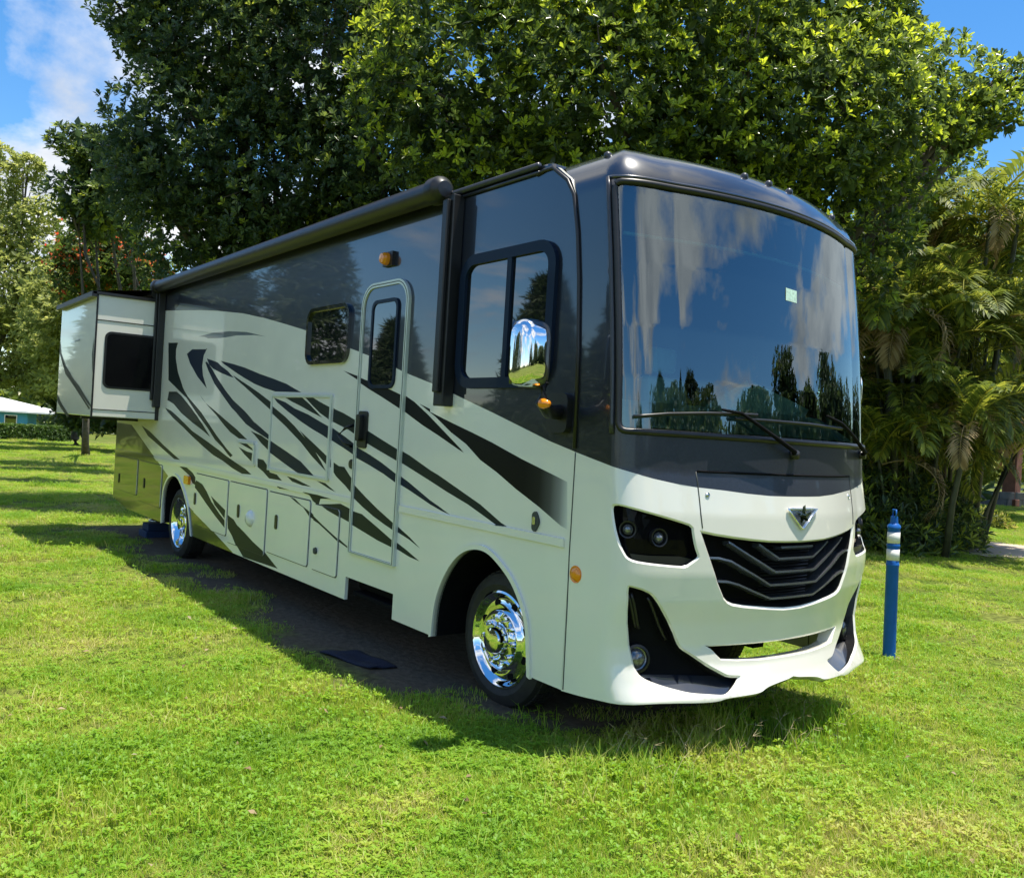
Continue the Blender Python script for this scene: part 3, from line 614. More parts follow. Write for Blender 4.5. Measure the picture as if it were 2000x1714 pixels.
def Fs(t, v, off=0.0):
    t = np.asarray(t, float); v = np.asarray(v, float)
    th = np.where(t > LH, 2*LH-t, t); sg = np.where(t > LH, 1., -1.)
    x = np.interp(th, BT, BP[:, 0]); y = np.interp(th, BT, BP[:, 1])
    e = .012; x2 = np.interp(np.minimum(th+e, LH), BT, BP[:, 0]); y2 = np.interp(np.minimum(th+e, LH), BT, BP[:, 1])
    x1 = np.interp(np.maximum(th-e, 0), BT, BP[:, 0]); y1 = np.interp(np.maximum(th-e, 0), BT, BP[:, 1])
    tx, ty = x2-x1, y2-y1; L = np.hypot(tx, ty)+1e-12; nx, ny = -ty/L, tx/L
    an = np.clip((v-ZT)/.5, 0, 1)*math.pi/2
    ins = RI*(1-np.cos(an))-off; z = np.where(v > ZT, ZT+RZ*np.sin(an), v)
    wt = np.clip(x/.5, 0, 1); wt = wt*wt*(3-2*wt)
    lean = np.interp(z, LZ, LX)*wt+np.interp(z, SZ, SXX)*(1-wt)
    return np.stack([x+lean-nx*ins, sg*(y-ny*ins), z], -1)
def Fn(t, v):
    e = .006
    a = Fs(t+e, v)-Fs(t-e, v); b = Fs(t, v+e)-Fs(t, v-e)
    n = np.cross(a, b); n /= np.linalg.norm(n, axis=-1, keepdims=True)+1e-12
    return n
def project(P):
    d = np.asarray(P)-CAM; D = d@CD
    return np.stack([1000+FPX*(d@CR)/D, 857-FPX*(d@CU)/D], -1)
_tt, _vv = np.meshgrid(np.linspace(0, 2*LH, 160), np.linspace(.2, 3.93, 160)); _pp = project(Fs(_tt, _vv)); _face = (Fn(_tt, _vv)*(CAM-Fs(_tt, _vv))).sum(-1) > 0
def FP(px, py):
    d = np.hypot(_pp[..., 0]-px, _pp[..., 1]-py)+np.where(_face, 0, 1e4); i = np.unravel_index(d.argmin(), d.shape)
    q_ = np.array([_tt[i], _vv[i]])
    for _ in range(25):
        p = project(Fs(*q_)); e = .002
        J = np.stack([(project(Fs(q_[0]+e, q_[1]))-p)/e, (project(Fs(q_[0], q_[1]+e))-p)/e], 1)
        try: st = np.linalg.solve(J, np.array([px, py])-p)
        except Exception: break
        q_ = q_+np.clip(st, -.1, .1); q_[1] = np.clip(q_[1], .15, 3.93)
    return (float(q_[0]), float(q_[1]))
def FPL(pts): return [FP(*p) for p in pts]
def mirror(poly): return [(2*LH-a, b) for a, b in poly][::-1]
def sym(half):   # half outline from centre to centre on the near side -> closed symmetric loop
    return half+mirror(half)
def fmesh(name, v2, f2, mats, parent, mi=None, off=0.0, dep=None, custom=True):
    t, v = v2[:, 0], v2[:, 1]
    P = Fs(t, v, off) if dep is None else Fs(t, v)-Fn(t, v)*np.reshape(dep, (-1, 1))
    Nn = Fn(t, v)
    me = bpy.data.meshes.new(name); me.from_pydata([tuple(map(float, p)) for p in P], [], [tuple(map(int, f)) for f in f2])
    for m in mats: me.materials.append(m)
    if mi is not None: me.polygons.foreach_set('material_index', np.asarray(mi, np.int32))
    me.polygons.foreach_set('use_smooth', np.ones(len(me.polygons), bool)); me.update()
    if custom: me.normals_split_custom_set_from_vertices([tuple(map(float, n)) for n in Nn])
    return link(name, me, parent)
def mirrored(o, parent, name=None):
    me = o.data.copy(); co = np.zeros(len(me.vertices)*3); me.vertices.foreach_get('co', co); co = co.reshape(-1, 3); co[:, 1] *= -1
    V = co; F = [tuple(p.vertices)[::-1] for p in me.polygons]; I = [p.material_index for p in me.polygons]; sm = me.polygons[0].use_smooth
    n = mesh(name or o.name.split('.')[0], V, F, list(me.materials), parent, False, I)
    if sm: autosmooth(n)
    return n
def densify(poly, step=.04, closed=True):
    out_ = []; n = len(poly)
    for i in range(n if closed else n-1):
        a = np.array(poly[i]); b_ = np.array(poly[(i+1) % n]); k = max(1, int(np.hypot(*(b_-a))/step))
        for j in range(k): out_.append(tuple(a+(b_-a)*j/k))
    if not closed: out_.append(tuple(poly[-1]))
    return out_
def shrink(poly, d):
    P = np.array(poly); n = len(P); ar = sum(P[i][0]*P[(i+1) % n][1]-P[(i+1) % n][0]*P[i][1] for i in range(n)); out_ = []
    for i in range(n):
        a = P[i]-P[i-1]; b_ = P[(i+1) % n]-P[i]; a = a/(np.linalg.norm(a)+1e-9); b_ = b_/(np.linalg.norm(b_)+1e-9)
        n1 = np.array([-a[1], a[0]]); n2 = np.array([-b_[1], b_[0]]); m_ = n1+n2; m_ = m_/max(.5, np.linalg.norm(m_)**2/2)/1.0
        out_.append(tuple(P[i]+np.sign(ar)*d*m_*1.0))
    return out_

# outlines, traced on the near half and mirrored across the nose
k7 = lambda p: FPL(crop(1180, 960, 6.592, p)); k8 = lambda p: FPL(crop(1180, 1130, 6.593, p))
head = k7([(100, 158), (190, 152), (400, 205), (700, 290), (950, 362), (1150, 430), (1165, 560), (1190, 700), (1240, 840), (1190, 890), (1050, 985), (900, 975), (600, 945), (380, 910), (280, 860), (230, 780), (180, 680), (130, 520), (100, 350), (86, 230)])
fang = k8([(285, 70), (400, 98), (500, 125), (640, 190), (760, 380), (880, 600), (980, 870), (1130, 960), (1300, 1080), (1520, 1200), (1600, 1240), (1780, 1240), (1700, 1390), (1590, 1520), (1400, 1510), (1100, 1490), (800, 1410), (560, 1330), (450, 1260), (370, 1140), (330, 960), (290, 700), (275, 400)])
def soften(P, r=.22):
    Q = []; n = len(P)
    for i in range(n): a, b_ = P[i], P[(i+1) % n]; Q += [(a[0]*(1-r)+b_[0]*r, a[1]*(1-r)+b_[1]*r), (a[0]*r+b_[0]*(1-r), a[1]*r+b_[1]*(1-r))]
    return Q
head = soften(head); fang = soften(soften(fang, .2), .25)
def to_centre(pts):
    h = [p for p in FPL(pts) if p[0] < LH-.01]
    return h
g_top = to_centre([(1367, 1035), (1400, 1042), (1435, 1047.5), (1470, 1052), (1505, 1055.5), (1535, 1056)])
g_bot = to_centre([(1367.5, 1037), (1376, 1064), (1385, 1090), (1400, 1138), (1413, 1170), (1420, 1178), (1430, 1183), (1452, 1186.5), (1500, 1190), (1530, 1191)])
gzt, gzb = g_top[-1][1], g_bot[-1][1]
grille_half = [(LH, gzt-.002)]+g_top[::-1]+g_bot[1:]+[(LH, gzb-.001)]
grille_ol = grille_half+[(2*LH-a, b_) for a, b_ in grille_half[::-1]][1:-1]
slot_h = to_centre([(1480, 1253), (1430, 1257), (1376.5, 1259.7), (1390, 1270), (1408, 1289), (1440, 1290), (1487, 1288)])
slot_half = [(LH, slot_h[0][1])]+slot_h+[(LH, slot_h[-1][1])]
slot_ol = slot_half+[(2*LH-a, b_) for a, b_ in slot_half[::-1]][1:-1]
ws_t0 = FP(1208, 600)[0]; ws_v0 = FP(1300, 846)[1]; ws_v1 = FP(1410, 385)[1]
ws_ol = rrect(ws_t0, ws_v0, 2*LH-ws_t0, ws_v1, .05, 4)
ws_ol = densify(ws_ol, .06)
bot_half = to_centre([(1100, 1350), (1140, 1361), (1180, 1369), (1271, 1373.5), (1330, 1373), (1400, 1371), (1421, 1363), (1455, 1358), (1487.5, 1352), (1498, 1341.5), (1518, 1333), (1540, 1325)])
bot_half[0] = (0, bot_half[0][1]); bot_half = chaikin(bot_half)
ztop = 3.93
cap_ol = densify(bot_half+[(LH, bot_half[-1][1]+.01)]+mirror(bot_half)+[(2*LH, ztop), (0, ztop)], .06)
dk = FPL([(1123, 882), (1157, 895.5), (1189, 908), (1200, 912), (1216, 917), (1247, 926), (1278, 935), (1318, 944), (1358, 951), (1417.5, 958), (1460, 964), (1505, 968.5), (1540, 969.5)])
dk = [(-.02, dk[0][1]+.008)]+[p for p in dk if p[0] < LH-.02]
dk_poly = dk+mirror(dk)+[(2*LH+.05, ztop+.05), (-.05, ztop+.05)]
holes_n = [head, fang]
holes = [densify(h, .03) for h in holes_n]; holes += [mirror(h) for h in holes]; holes += [densify(grille_ol, .03), densify(slot_ol, .03), ws_ol]
hood_poly = [(ws_t0-.05, 1.0), (2*LH-ws_t0+.05, 1.0), (2*LH-ws_t0+.05, ws_v0+.02), (ws_t0-.05, ws_v0+.02)]
v2, f2, mi = cdt(cap_ol, [(dk_poly, 1), (hood_poly, 0)], holes, (.045, .05)); cc_ = v2[f2].mean(1); mi = np.where(inside(cc_, dk_poly), np.where(inside(cc_, hood_poly), 2, 1), 0)
capo = fmesh('front_cap', v2, f2, [MT['cream'], MT['dark'], MT['hood']], RV, mi)
# top of the cap back to the roof, and a rolled-in bottom edge
tt = np.linspace(0, 2*LH, 81); loop = Fs(tt, np.full(81, ztop)); V = [tuple(p) for p in loop]+[(-.75, float(p[1]), float(p[2])-.004) for p in loop]
mesh('cap_roof', V, [(i, i+1, 82+i, 81+i) for i in range(80)], [MT['dark']], RV, True)
bl = densify(bot_half+[(LH, bot_half[-1][1]+.01)]+mirror(bot_half), .05, False); bt = np.array(bl)
A = Fs(bt[:, 0], bt[:, 1]); B_ = A-Fn(bt[:, 0], bt[:, 1])*.03+[0, 0, -.012]; C_ = A-Fn(bt[:, 0], bt[:, 1])*.09+[0, 0, .01]; n = len(A)
autosmooth(mesh('bumper_lip', np.concatenate([A, B_, C_]), [(i, i+1, n+i+1, n+i) for i in range(n-1)]+[(n+i, n+i+1, 2*n+i+1, 2*n+i) for i in range(n-1)], [MT['cream']], RV, True), 60)

def recess(name, ol, depth, mats, parent, chamfer=.010, back=True, in_scale=0.0, open_back=False):
    # bevelled cream edge, wall, and back panel behind an opening in the cap
    o1 = densify(ol, .03); o2 = shrink(o1, chamfer); V = []; F = []; I = []
    a1 = np.array(o1); a2 = np.array(o2); n = len(o1)
    P0 = Fs(a1[:, 0], a1[:, 1]); P1 = Fs(a2[:, 0], a2[:, 1])-Fn(a2[:, 0], a2[:, 1])*chamfer*1.1; P2 = Fs(a2[:, 0], a2[:, 1])-Fn(a2[:, 0], a2[:, 1])*depth
    V = np.concatenate([P0, P1, P2])
    for i in range(n):
        j = (i+1) % n; F.append((i, n+i, n+j, j)); I.append(0); F.append((n+i, 2*n+i, 2*n+j, n+j)); I.append(1)
    V = list(V)
    if back:
        v2, f2, _ = cdt(o2, grid=(.06, .06)); Pb = Fs(v2[:, 0], v2[:, 1])-Fn(v2[:, 0], v2[:, 1])*depth; b0 = len(V); V += list(Pb)
        F += [tuple(b0+f) for f in f2]; I += [2]*len(f2)
    return mesh(name, V, F, mats, parent, midx=I)
def disc_at(tv, r, depth, prof_h, name, m, parent, n=20, rings=None):
    p = Fs(*tv); nn = Fn(*tv); u = np.cross([0, 0, 1.], nn); u /= np.linalg.norm(u); v_ = np.cross(nn, u)
    V = []; F = []; prof = rings or [(0.001, prof_h), (r*.5, prof_h*.9), (r*.85, prof_h*.5), (r, 0), (r*1.18, .004), (r*1.2, -.03)]
    for rr_, h in prof:
        for k in range(n):
            a = 2*math.pi*k/n; V.append(p-nn*(depth-h)+rr_*(math.cos(a)*u+math.sin(a)*v_))
    for i in range(len(prof)-1):
        for k in range(n): F.append((i*n+k, i*n+(k+1) % n, (i+1)*n+(k+1) % n, (i+1)*n+k))
    return autosmooth(mesh(name, V, F, [m], parent, True), 50)
hl = recess('headlight', head, .07, [MT['cream'], MT['blackglass'], MT['blackglass']], RV)
l1 = FP(1224, 1034); l2 = FP(1294, 1050)
for tv, r in ((l1, .035), (l2, .037)):
    disc_at(tv, r, .055, .03, 'lamp_bowl', MT['blackplastic'], hl, rings=[(r*.9, -.01), (r*1.1, .0), (r*1.25, .02), (r*1.45, .022), (r*1.5, -.01)])
    disc_at(tv, r*.72, .05, .03, 'lamp_lens', MT['lens'], hl)
hb = k7([(330, 800), (600, 830), (1000, 840), (1180, 880), (1050, 960), (600, 925), (370, 890)]); hb = densify(hb, .03)
v2, f2, _ = cdt(hb); fmesh('headlight_ledge', v2, f2, [MT['blackplastic']], hl, None, dep=.03)
hr = mirrored(hl, RV, 'headlight')
for ch in list(hl.children): mirrored(ch, hr)
fg = recess('bumper_vent', fang, .10, [MT['cream'], MT['blackplastic'], MT['matteblack']], RV, .012)
lipp = densify(k8([(420, 1215), (700, 1212), (1100, 1222), (1500, 1232), (1600, 1243), (1765, 1246), (1690, 1390), (1588, 1512), (1400, 1502), (1100, 1482), (800, 1402), (560, 1322), (460, 1262)]), .04)
v2, f2, _ = cdt(lipp, grid=(.05, .05)); top_v = v2[:, 1].max()
d_ = np.interp(v2[:, 1], [v2[:, 1].min(), top_v], [.012, .095]); fmesh('vent_ledge', v2, f2, [MT['dark']], fg, None, dep=d_, custom=False)
fl = FP(1180+488/6.593, 1130+1045/6.593); disc_at(fl, .06, .085, .03, 'fog_lamp', MT['lens'], fg)
disc_at(fl, .085, .09, .0, 'fog_bezel', MT['blackplastic'], fg, rings=[(.066, -.01), (.07, .025), (.085, .022), (.09, -.01)])
for (a, b_) in (((300, 200), (440, 660)), ((360, 210), (490, 680)), ((610, 270), (850, 820))):
    q0 = k8([a, b_]); q_ = np.array(densify(q0, .04, False)); P = Fs(q_[:, 0], q_[:, 1])-Fn(q_[:, 0], q_[:, 1])*.055
    b = MB(); b.tube(P, .011, 6); b.build('vent_fin', MT['blackplastic'], fg, True)
fr_ = mirrored(fg, RV, 'bumper_vent')
for ch in list(fg.children): mirrored(ch, fr_)
recess('bumper_slot', slot_ol, .10, [MT['cream'], MT['cream'], MT['cream']], RV, .008, back=False)
# ---- grille
gr = recess('grille', grille_ol, .11, [MT['cream'], MT['blackplastic'], MT['matteblack']], RV, .012)
r1 = lambda p: crop(1050, 820, 2.857, p)
slats = [[(1370, 712), (1480, 709)], [(1245, 696), (1360, 775), (1480, 776)], [(1075, 682), (1200, 762), (1340, 850), (1470, 851)], [(945, 770), (1020, 772), (1090, 790), (1200, 855), (1310, 925), (1460, 927)], [(1010, 903), (1070, 906), (1130, 922), (1220, 962), (1310, 1000), (1450, 1003)]]
for s in slats:
    h = [p for p in FPL(r1(s)) if p[0] < LH-.02]
    h = h+[(LH, h[-1][1])]; full = h+[(2*LH-a, b_) for a, b_ in h[::-1]][1:]
    if len(h) == 2: full = [h[0], (LH, h[0][1]), (2*LH-h[0][0], h[0][1])]
    q_ = np.array(densify(full, .035, False)); t_, v_ = q_[:, 0], q_[:, 1]; nn = Fn(t_, v_); P = Fs(t_, v_); zz = np.array([0, 0, 1.])
    cs = [(-.014, .007), (-.012, -.005), (-.032, -.018), (-.070, -.022), (-.080, .002)]   # (depth, height) section
    V = np.concatenate([P+nn*a+zz*b_ for a, b_ in cs]); n = len(P); k = len(cs)
    F = [(j*n+i, j*n+i+1, ((j+1) % k)*n+i+1, ((j+1) % k)*n+i) for j in range(k) for i in range(n-1)]
    F += [tuple(j*n for j in range(k)), tuple(j*n+n-1 for j in range(k))[::-1]]
    autosmooth(mesh('grille_slat', V, F, [MT['grille'] if 'grille' in MT else MT.setdefault('grille', mat('grille_plastic', (.34, .36, .41), .25, metal=.9, coat=.4))], gr), 30)
# fine mesh bars in the lower middle of the grille
for zz_ in np.arange(gzb+.03, gzt-.02, .022):
    b = MB(); tt_ = np.linspace(LH-.26, LH+.26, 12); P = Fs(tt_, np.full(12, zz_))-Fn(tt_, np.full(12, zz_))*.095; b.tube(P, .004, 4); b.build('grille_bar', MT['blackplastic'], gr)
# ---- emblem
em = FPL([(1536, 993), (1592, 993), (1585, 1004), (1566, 1031), (1562, 1031), (1543, 1004)]); ctr = np.mean(em, 0)
v2, f2, _ = cdt(em); e1 = fmesh('emblem', v2, f2, [MT['alu']], RV, None, off=.012)
q_ = np.array(densify(em, .05)); P = Fs(q_[:, 0], q_[:, 1], .014); b = MB(); b.tube(list(P)+[P[0]], .007, 6); b.build('emblem_rim', MT['chrome'], e1, True)
wg = FPL([(1548, 999), (1560, 1003), (1562, 988), (1567, 985), (1568, 1002), (1581, 998), (1571, 1008), (1572, 1018), (1564, 1013), (1558, 1022), (1557, 1010)])
v2, f2, _ = cdt(wg); fmesh('emblem_wing', v2, f2, [MT['chrome']], e1, None, off=.024)
# ---- hood hatch seams, screws
def fline(name, px_pts, wd, off, m, parent, do_mirror=True):
    q_ = np.array(densify(FPL(px_pts), .04, False)); P = Fs(q_[:, 0], q_[:, 1], off); b = MB(); b.tube(P, wd, 5); o = b.build(name, m, parent, True)
    if do_mirror: mirrored(o, parent)
    return o
fline('hatch_seam', [(1359, 921), (1362, 940), (1366, 975), (1369, 1005), (1372, 1031)], .004, .0, MT['seam'], capo)
hp = FP(1361, 920); tl = np.linspace(hp[0], 2*LH-hp[0], 24); P = Fs(tl, np.full(24, hp[1]), .0); b = MB(); b.tube(P, .008, 5); b.build('hatch_seam', MT['matteblack'], capo, True)
sc = disc_at(FP(1381.8, 966.3), .014, 0, .006, 'hatch_screw', MT['alu'], capo, 12); mirrored(sc, capo)
fline('cap_seam', [(1123.5, 884), (1117, 1000), (1108, 1180), (1099.5, 1346)], .005, .0, MT['seam'], capo)
q_ = np.array([S(1050, 342), S(1066, 333), S(1082, 328), (-.33, 3.62), (-.23, 3.55), (-.155, 3.44), (-.10, 3.2), (-.06, 2.9), (-.025, 2.45), (-.004, 1.85)])
b = MB(); b.tube([(a, -W-.006, c_) for a, c_ in q_], .013, 8); b.build('cap_moulding', MT['blackplastic'], RV, True)
am = disc_at(FP(1124.5, 1121), .045, 0, .022, 'side_marker_lamp', MT['amber'], RV, 18); mirrored(am, RV)
# ---- windshield
tg = np.linspace(ws_t0, 2*LH-ws_t0, 72); vg = np.linspace(ws_v0, ws_v1, 40); TT, VV = np.meshgrid(tg, vg)
v2 = np.stack([TT.ravel(), VV.ravel()], 1); f2 = [(j*72+i, j*72+i+1, (j+1)*72+i+1, (j+1)*72+i) for j in range(39) for i in range(71)]
wsh = fmesh('windshield', v2, np.array(f2), [MT['windshield']], RV, None, off=-.006)
q_ = np.array(ws_ol); P = Fs(q_[:, 0], q_[:, 1], .002); b = MB(); b.tube(list(P)+[P[0]], .020, 8); b.build('windshield_gasket', MT['blackplastic'], RV, True)
q_ = np.array(densify([(ws_t0-.045, ws_v0-.02), (ws_t0-.045, ws_v1+.03)], .06, False)); b = MB(); b.tube(Fs(q_[:, 0], q_[:, 1], .004), .016, 8); pt = b.build('pillar_trim', MT['hood'], RV, True); mirrored(pt, RV)
q_ = np.array(densify([(ws_t0-.045, ws_v1+.03), (2*LH-ws_t0+.045, ws_v1+.03)], .06, False)); b = MB(); b.tube(Fs(q_[:, 0], q_[:, 1], .004), .012, 8); b.build('header_trim', MT['dark'], RV, True)
stv = FPL([(1535.7, 561.6), (1557, 568.6), (1557, 592), (1535.7, 586)]); v2, f2, _ = cdt(stv); fmesh('windshield_sticker', v2, f2, [MT['sticker']], wsh, None, off=-.003)
# wipers lie on the glass
def wiper(blade, arm):
    a = FPL(blade); q_ = np.array(densify(a, .05, False)); P = Fs(q_[:, 0], q_[:, 1], .035)
    b = MB(); b.tube(P, .011, 6); q2 = np.array(densify(FPL(arm), .05, False)); P2 = Fs(q2[:, 0], q2[:, 1], .055); P2[-1] = P2[-1]-(P2[-1]-Fs(*q2[-1]))*.8
    w_ = b.build('wiper', MT['blackplastic'], RV, True)
    b = MB(); b.tube(P2, list(np.linspace(.009, .016, len(P2))), 6); b.build('wiper_arm', MT['matteblack'], w_, True)
    b = MB(); b.tube([P2[-1]-Fn(*q2[-1])*.04, P2[-1]+Fn(*q2[-1])*.03], .03, 12); b.build('wiper_pivot', MT['blackplastic'], w_, True)
wiper([(1236, 813), (1300, 808), (1380, 807), (1471, 810)], [(1400, 800), (1437, 807), (1490, 845), (1547, 888)])
wiper([(1430, 817), (1500, 822), (1570, 828), (1634, 837)], [(1600, 812), (1628, 826), (1655, 856), (1679, 888)])
# ---- cab interior
ci = MB(); ci.box((-1.95, -W+.06, .95), (-1.85, W-.06, 3.55)); ci.box((-1.9, -W+.035, 1.17), (.25, W-.035, 1.22)); ci.box((-1.9, -W+.03, 1.22), (-.02, -W+.045, 3.55)); ci.box((-1.9, W-.045, 1.22), (-.02, W-.03, 3.55)); ci.box((-1.9, -W+.06, 3.5), (-.15, W-.06, 3.55))
ci.build('cab_liner', MT['interior'], RV)
tg = np.linspace(ws_t0+.03, 2*LH-ws_t0-.03, 40); P = Fs(tg, np.full(40, ws_v0+.02))-Fn(tg, np.full(40, ws_v0))*.06; n = 40
V = [(p[0], p[1], ws_v0+.03) for p in P]+[(p[0]*.45-.08, p[1]*.95, ws_v0+.20) for p in P]+[(p[0]*.25-.16, p[1]*.93, ws_v0-.45) for p in P]
autosmooth(mesh('dashboard', V, [(i, i+1, n+i+1, n+i) for i in range(n-1)]+[(n+i, n+i+1, 2*n+i+1, 2*n+i) for i in range(n-1)], [MT['dash']], RV))
vb = FP(1450, 477)[1]; P = Fs(tg, np.full(40, ws_v1-.01))-Fn(tg, np.full(40, ws_v1))*.10; P2 = Fs(tg, np.full(40, vb))-Fn(tg, np.full(40, vb))*.12
mesh('sun_shade', list(P)+list(P2), [(i, i+1, n+i+1, n+i) for i in range(n-1)], [MT['interior']], RV, True)
b = MB(); b.tube(P2, .012, 6); b.build('shade_hem', MT['hem'], RV, True)
# peaked cover on the dash and the seats behind it
ip = lambda px, py, x: at(px, py, x=x)
cv = [ip(1340, 815, .12), ip(1462, 741, .05), ip(1580, 800, .0), ip(1560, 835, .2), ip(1400, 835, .25)]
mesh('dash_cover', [tuple(p) for p in cv]+[tuple(p+np.array([-.12, 0, -.02])) for p in cv], [(0, 4, 3, 2, 1), (5, 6, 7, 8, 9)]+[(i, (i+1) % 5, 5+(i+1) % 5, 5+i) for i in range(5)], [MT['greycloth']], RV)
p = ip(1464, 718, .04); b = MB(); b.lathe([(.001, .09), (.05, .08), (.075, .03), (.07, -.04), (.04, -.09), (.03, -.16)], p, axis='z', n=12); b.build('dash_camera', MT['interior'], RV, True)
def seat(y):
    s = bpy.data.objects.new('cab_seat', None); COL.objects.link(s); s.parent = RV; s.location = (-.75, y, 1.22)
    b = MB(); b.box((-.28, -.28, .35), (.28, .28, .50)); b.build('seat_cushion', MT['dash'], s, bevel=.05)
    b = MB(); b.add([(-.30, -.27, .5), (-.15, -.27, .5), (-.15, .27, .5), (-.30, .27, .5), (-.44, -.24, 1.25), (-.30, -.24, 1.25), (-.30, .24, 1.25), (-.44, .24, 1.25)], [(0, 3, 2, 1), (4, 5, 6, 7), (0, 1, 5, 4), (1, 2, 6, 5), (2, 3, 7, 6), (3, 0, 4, 7)]); b.build('seat_back', MT['dash'], s, bevel=.05)
    b = MB(); b.box((-.45, -.15, 1.28), (-.33, .15, 1.50)); b.build('headrest', MT['dash'], s, bevel=.04)
    b = MB(); b.box((-.15, -.15, 0), (.15, .15, .35)); b.build('seat_post', MT['interior'], s)
seat(-.62); seat(.62)
sw_ = MB(); cth = np.array([.0, .62, 1.80]); ax = np.array([-.6, 0, .8]); u_ = np.array([0, 1., 0]); v_ = np.cross(ax, u_)
sw_.tube([cth+.23*(math.cos(a)*u_+math.sin(a)*v_) for a in np.linspace(0, 2*math.pi, 25)], .018, 8); sw_.tube([cth-.22*u_, cth+.22*u_], .02, 6); sw_.tube([cth, cth-ax*.5+np.array([.3, 0, 0])], .03, 8)
sw_.build('steering_wheel', MT['blackplastic'], RV, True)
# ---- roof clearance lamps
for px, py in ((1201, 288), (1461, 344), (1512, 362), (1558, 384), (1654, 456)):
    tv = FP(px, py+8); tv = (tv[0], 3.72)
    disc_at(tv, .03, 0, .05, 'clearance_lamp', MT['hood'], RV, 12, rings=[(.001, .026), (.014, .024), (.024, .012), (.03, -.01)])
# ---- mirrors
def mirror_set():
    cy = at(1036, 690, x=-.02); mr = bpy.data.objects.new('side_mirror', None); COL.objects.link(mr); mr.parent = RV; mr.location = (0, 0, 0)
    y0, y1 = at(1001, 690, x=-.02)[1], at(1071, 690, x=-.02)[1]; z1 = at(1036, 622, x=-.02)[2]; z0 = at(1036, 757, x=-.02)[2]
    ymid, zm, hw, hh = (y0+y1)/2, (z0+z1)/2, (y1-y0)/2*.82, (z1-z0)/2*.97
    V = []; F = []; nu = 40; ringsx = [(-.06, 1.0), (-.02, 1.03), (.03, 1.0), (.065, .90), (.085, .70), (.097, .42), (.10, .15), (.10, .001)]
    for xx, sc_ in ringsx:
        for k in range(nu):
            a = 2*math.pi*k/nu; ca, sa = math.cos(a), math.sin(a); e = 2/4.5
            V.append((-.02+xx, ymid+hw*sc_*np.sign(ca)*abs(ca)**e*(1-.05*sa), zm+hh*sc_*np.sign(sa)*abs(sa)**e))
    for i in range(len(ringsx)-1):
        for k in range(nu): F.append((i*nu+k, i*nu+(k+1) % nu, (i+1)*nu+(k+1) % nu, (i+1)*nu+k))
    h_ = autosmooth(mesh('mirror_shell', V, F, [MT['chrome']], mr, True), 60)
    b = MB(); b.add([(-.078, ymid-hw*.95, zm-hh*.95), (-.078, ymid+hw*.95, zm-hh*.95), (-.078, ymid+hw*.95, zm+hh*.95), (-.078, ymid-hw*.95, zm+hh*.95)], [(0, 1, 2, 3)]); b.build('mirror_glass', MT['glassdark'], mr)
    pb_ = at(1096, 805, y=-W-.02); pm = at(1062, 762, x=-.03); p2 = at(1058, 785, x=-.05)
    b = MB(); b.tube([pm+np.array([0, 0, .05]), p2, (p2+pb_)/2+np.array([0, -.02, -.03]), pb_], [.03, .04, .045, .05], 10); arm = b.build('mirror_arm', MT['blackplastic'], mr, True)
    b = MB(); b.add(*prism(rrect(pb_[0]-.11, pb_[2]-.13, pb_[0]+.09, pb_[2]+.12, .05), -W-.05, -W)); b.build('mirror_base', MT['blackplastic'], mr)
    q_ = at(1058, 788, x=-.02); b = MB(); b.lathe([(.001, .05), (.02, .045), (.032, .0), (.03, -.02)], q_+np.array([.02, -.0, 0]), axis='x', n=12); b.build('turn_signal', MT['amber'], mr, True)
    m2 = bpy.data.objects.new('side_mirror', None); COL.objects.link(m2); m2.parent = RV
    for ch in list(mr.children): mirrored(ch, m2)
mirror_set()

# ================================================================== small things round the motorhome
bp_ = ghit(1736, 1284); bz = float(bp_[2])
bt_ = at(1726, 996, x=bp_[0])[2]-bz
bl = thing('marker_post', 'blue utility marker post with two white bands on the grass', 'post', (bp_[0], bp_[1], bz))
s_ = bt_
blue = mat('blue_plastic', (.006, .11, .42), .5, coat=.0, spec=.3, noise=.08, nscale=12)
white = mat('white_reflective', (.78, .77, .72), .4, noise=.06, nscale=20)
b = MB(); r_ = .058; b.lathe([(.001, -.04), (r_*1.02, -.04), (r_, .0), (r_*.98, s_*.62), (r_*1.05, s_*.625), (r_*1.05, s_*.635), (r_*.96, s_*.64), (r_*.96, s_*.875), (r_*1.06, s_*.88), (r_*1.0, s_*.895), (r_*.62, s_*.91), (r_*.55, s_*.955), (.001, s_*.957)], (0, 0, 0), axis='z', n=24)
autosmooth(b.build('post_body', blue, bl), 40)
for z0, z1 in ((.66, .735), (.775, .85)):
    b = MB(); b.lathe([(r_*.97, s_*z0), (r_*1.0, s_*z0), (r_*1.0, s_*z1), (r_*.97, s_*z1)], (0, 0, 0), axis='z', n=24); b.build('reflective_band', white, bl, True)
b = MB(); b.lathe([(r_*.97, s_*.745), (r_*1.04, s_*.75), (r_*1.04, s_*.765), (r_*.97, s_*.77)], (0, 0, 0), axis='z', n=24); b.build('post_ring', blue, bl, True)
b = MB(); h0, h1 = s_*.95, s_*1.0; wv = .036; b.tube([(-wv*.8, wv*.6, h0), (-wv*.8, wv*.6, h1), (wv*.8, -wv*.6, h1), (wv*.8, -wv*.6, h0)], .008, 6); b.build('post_handle', blue, bl, True)
bl.rotation_euler = (math.radians(.4), math.radians(-1.2), 0)
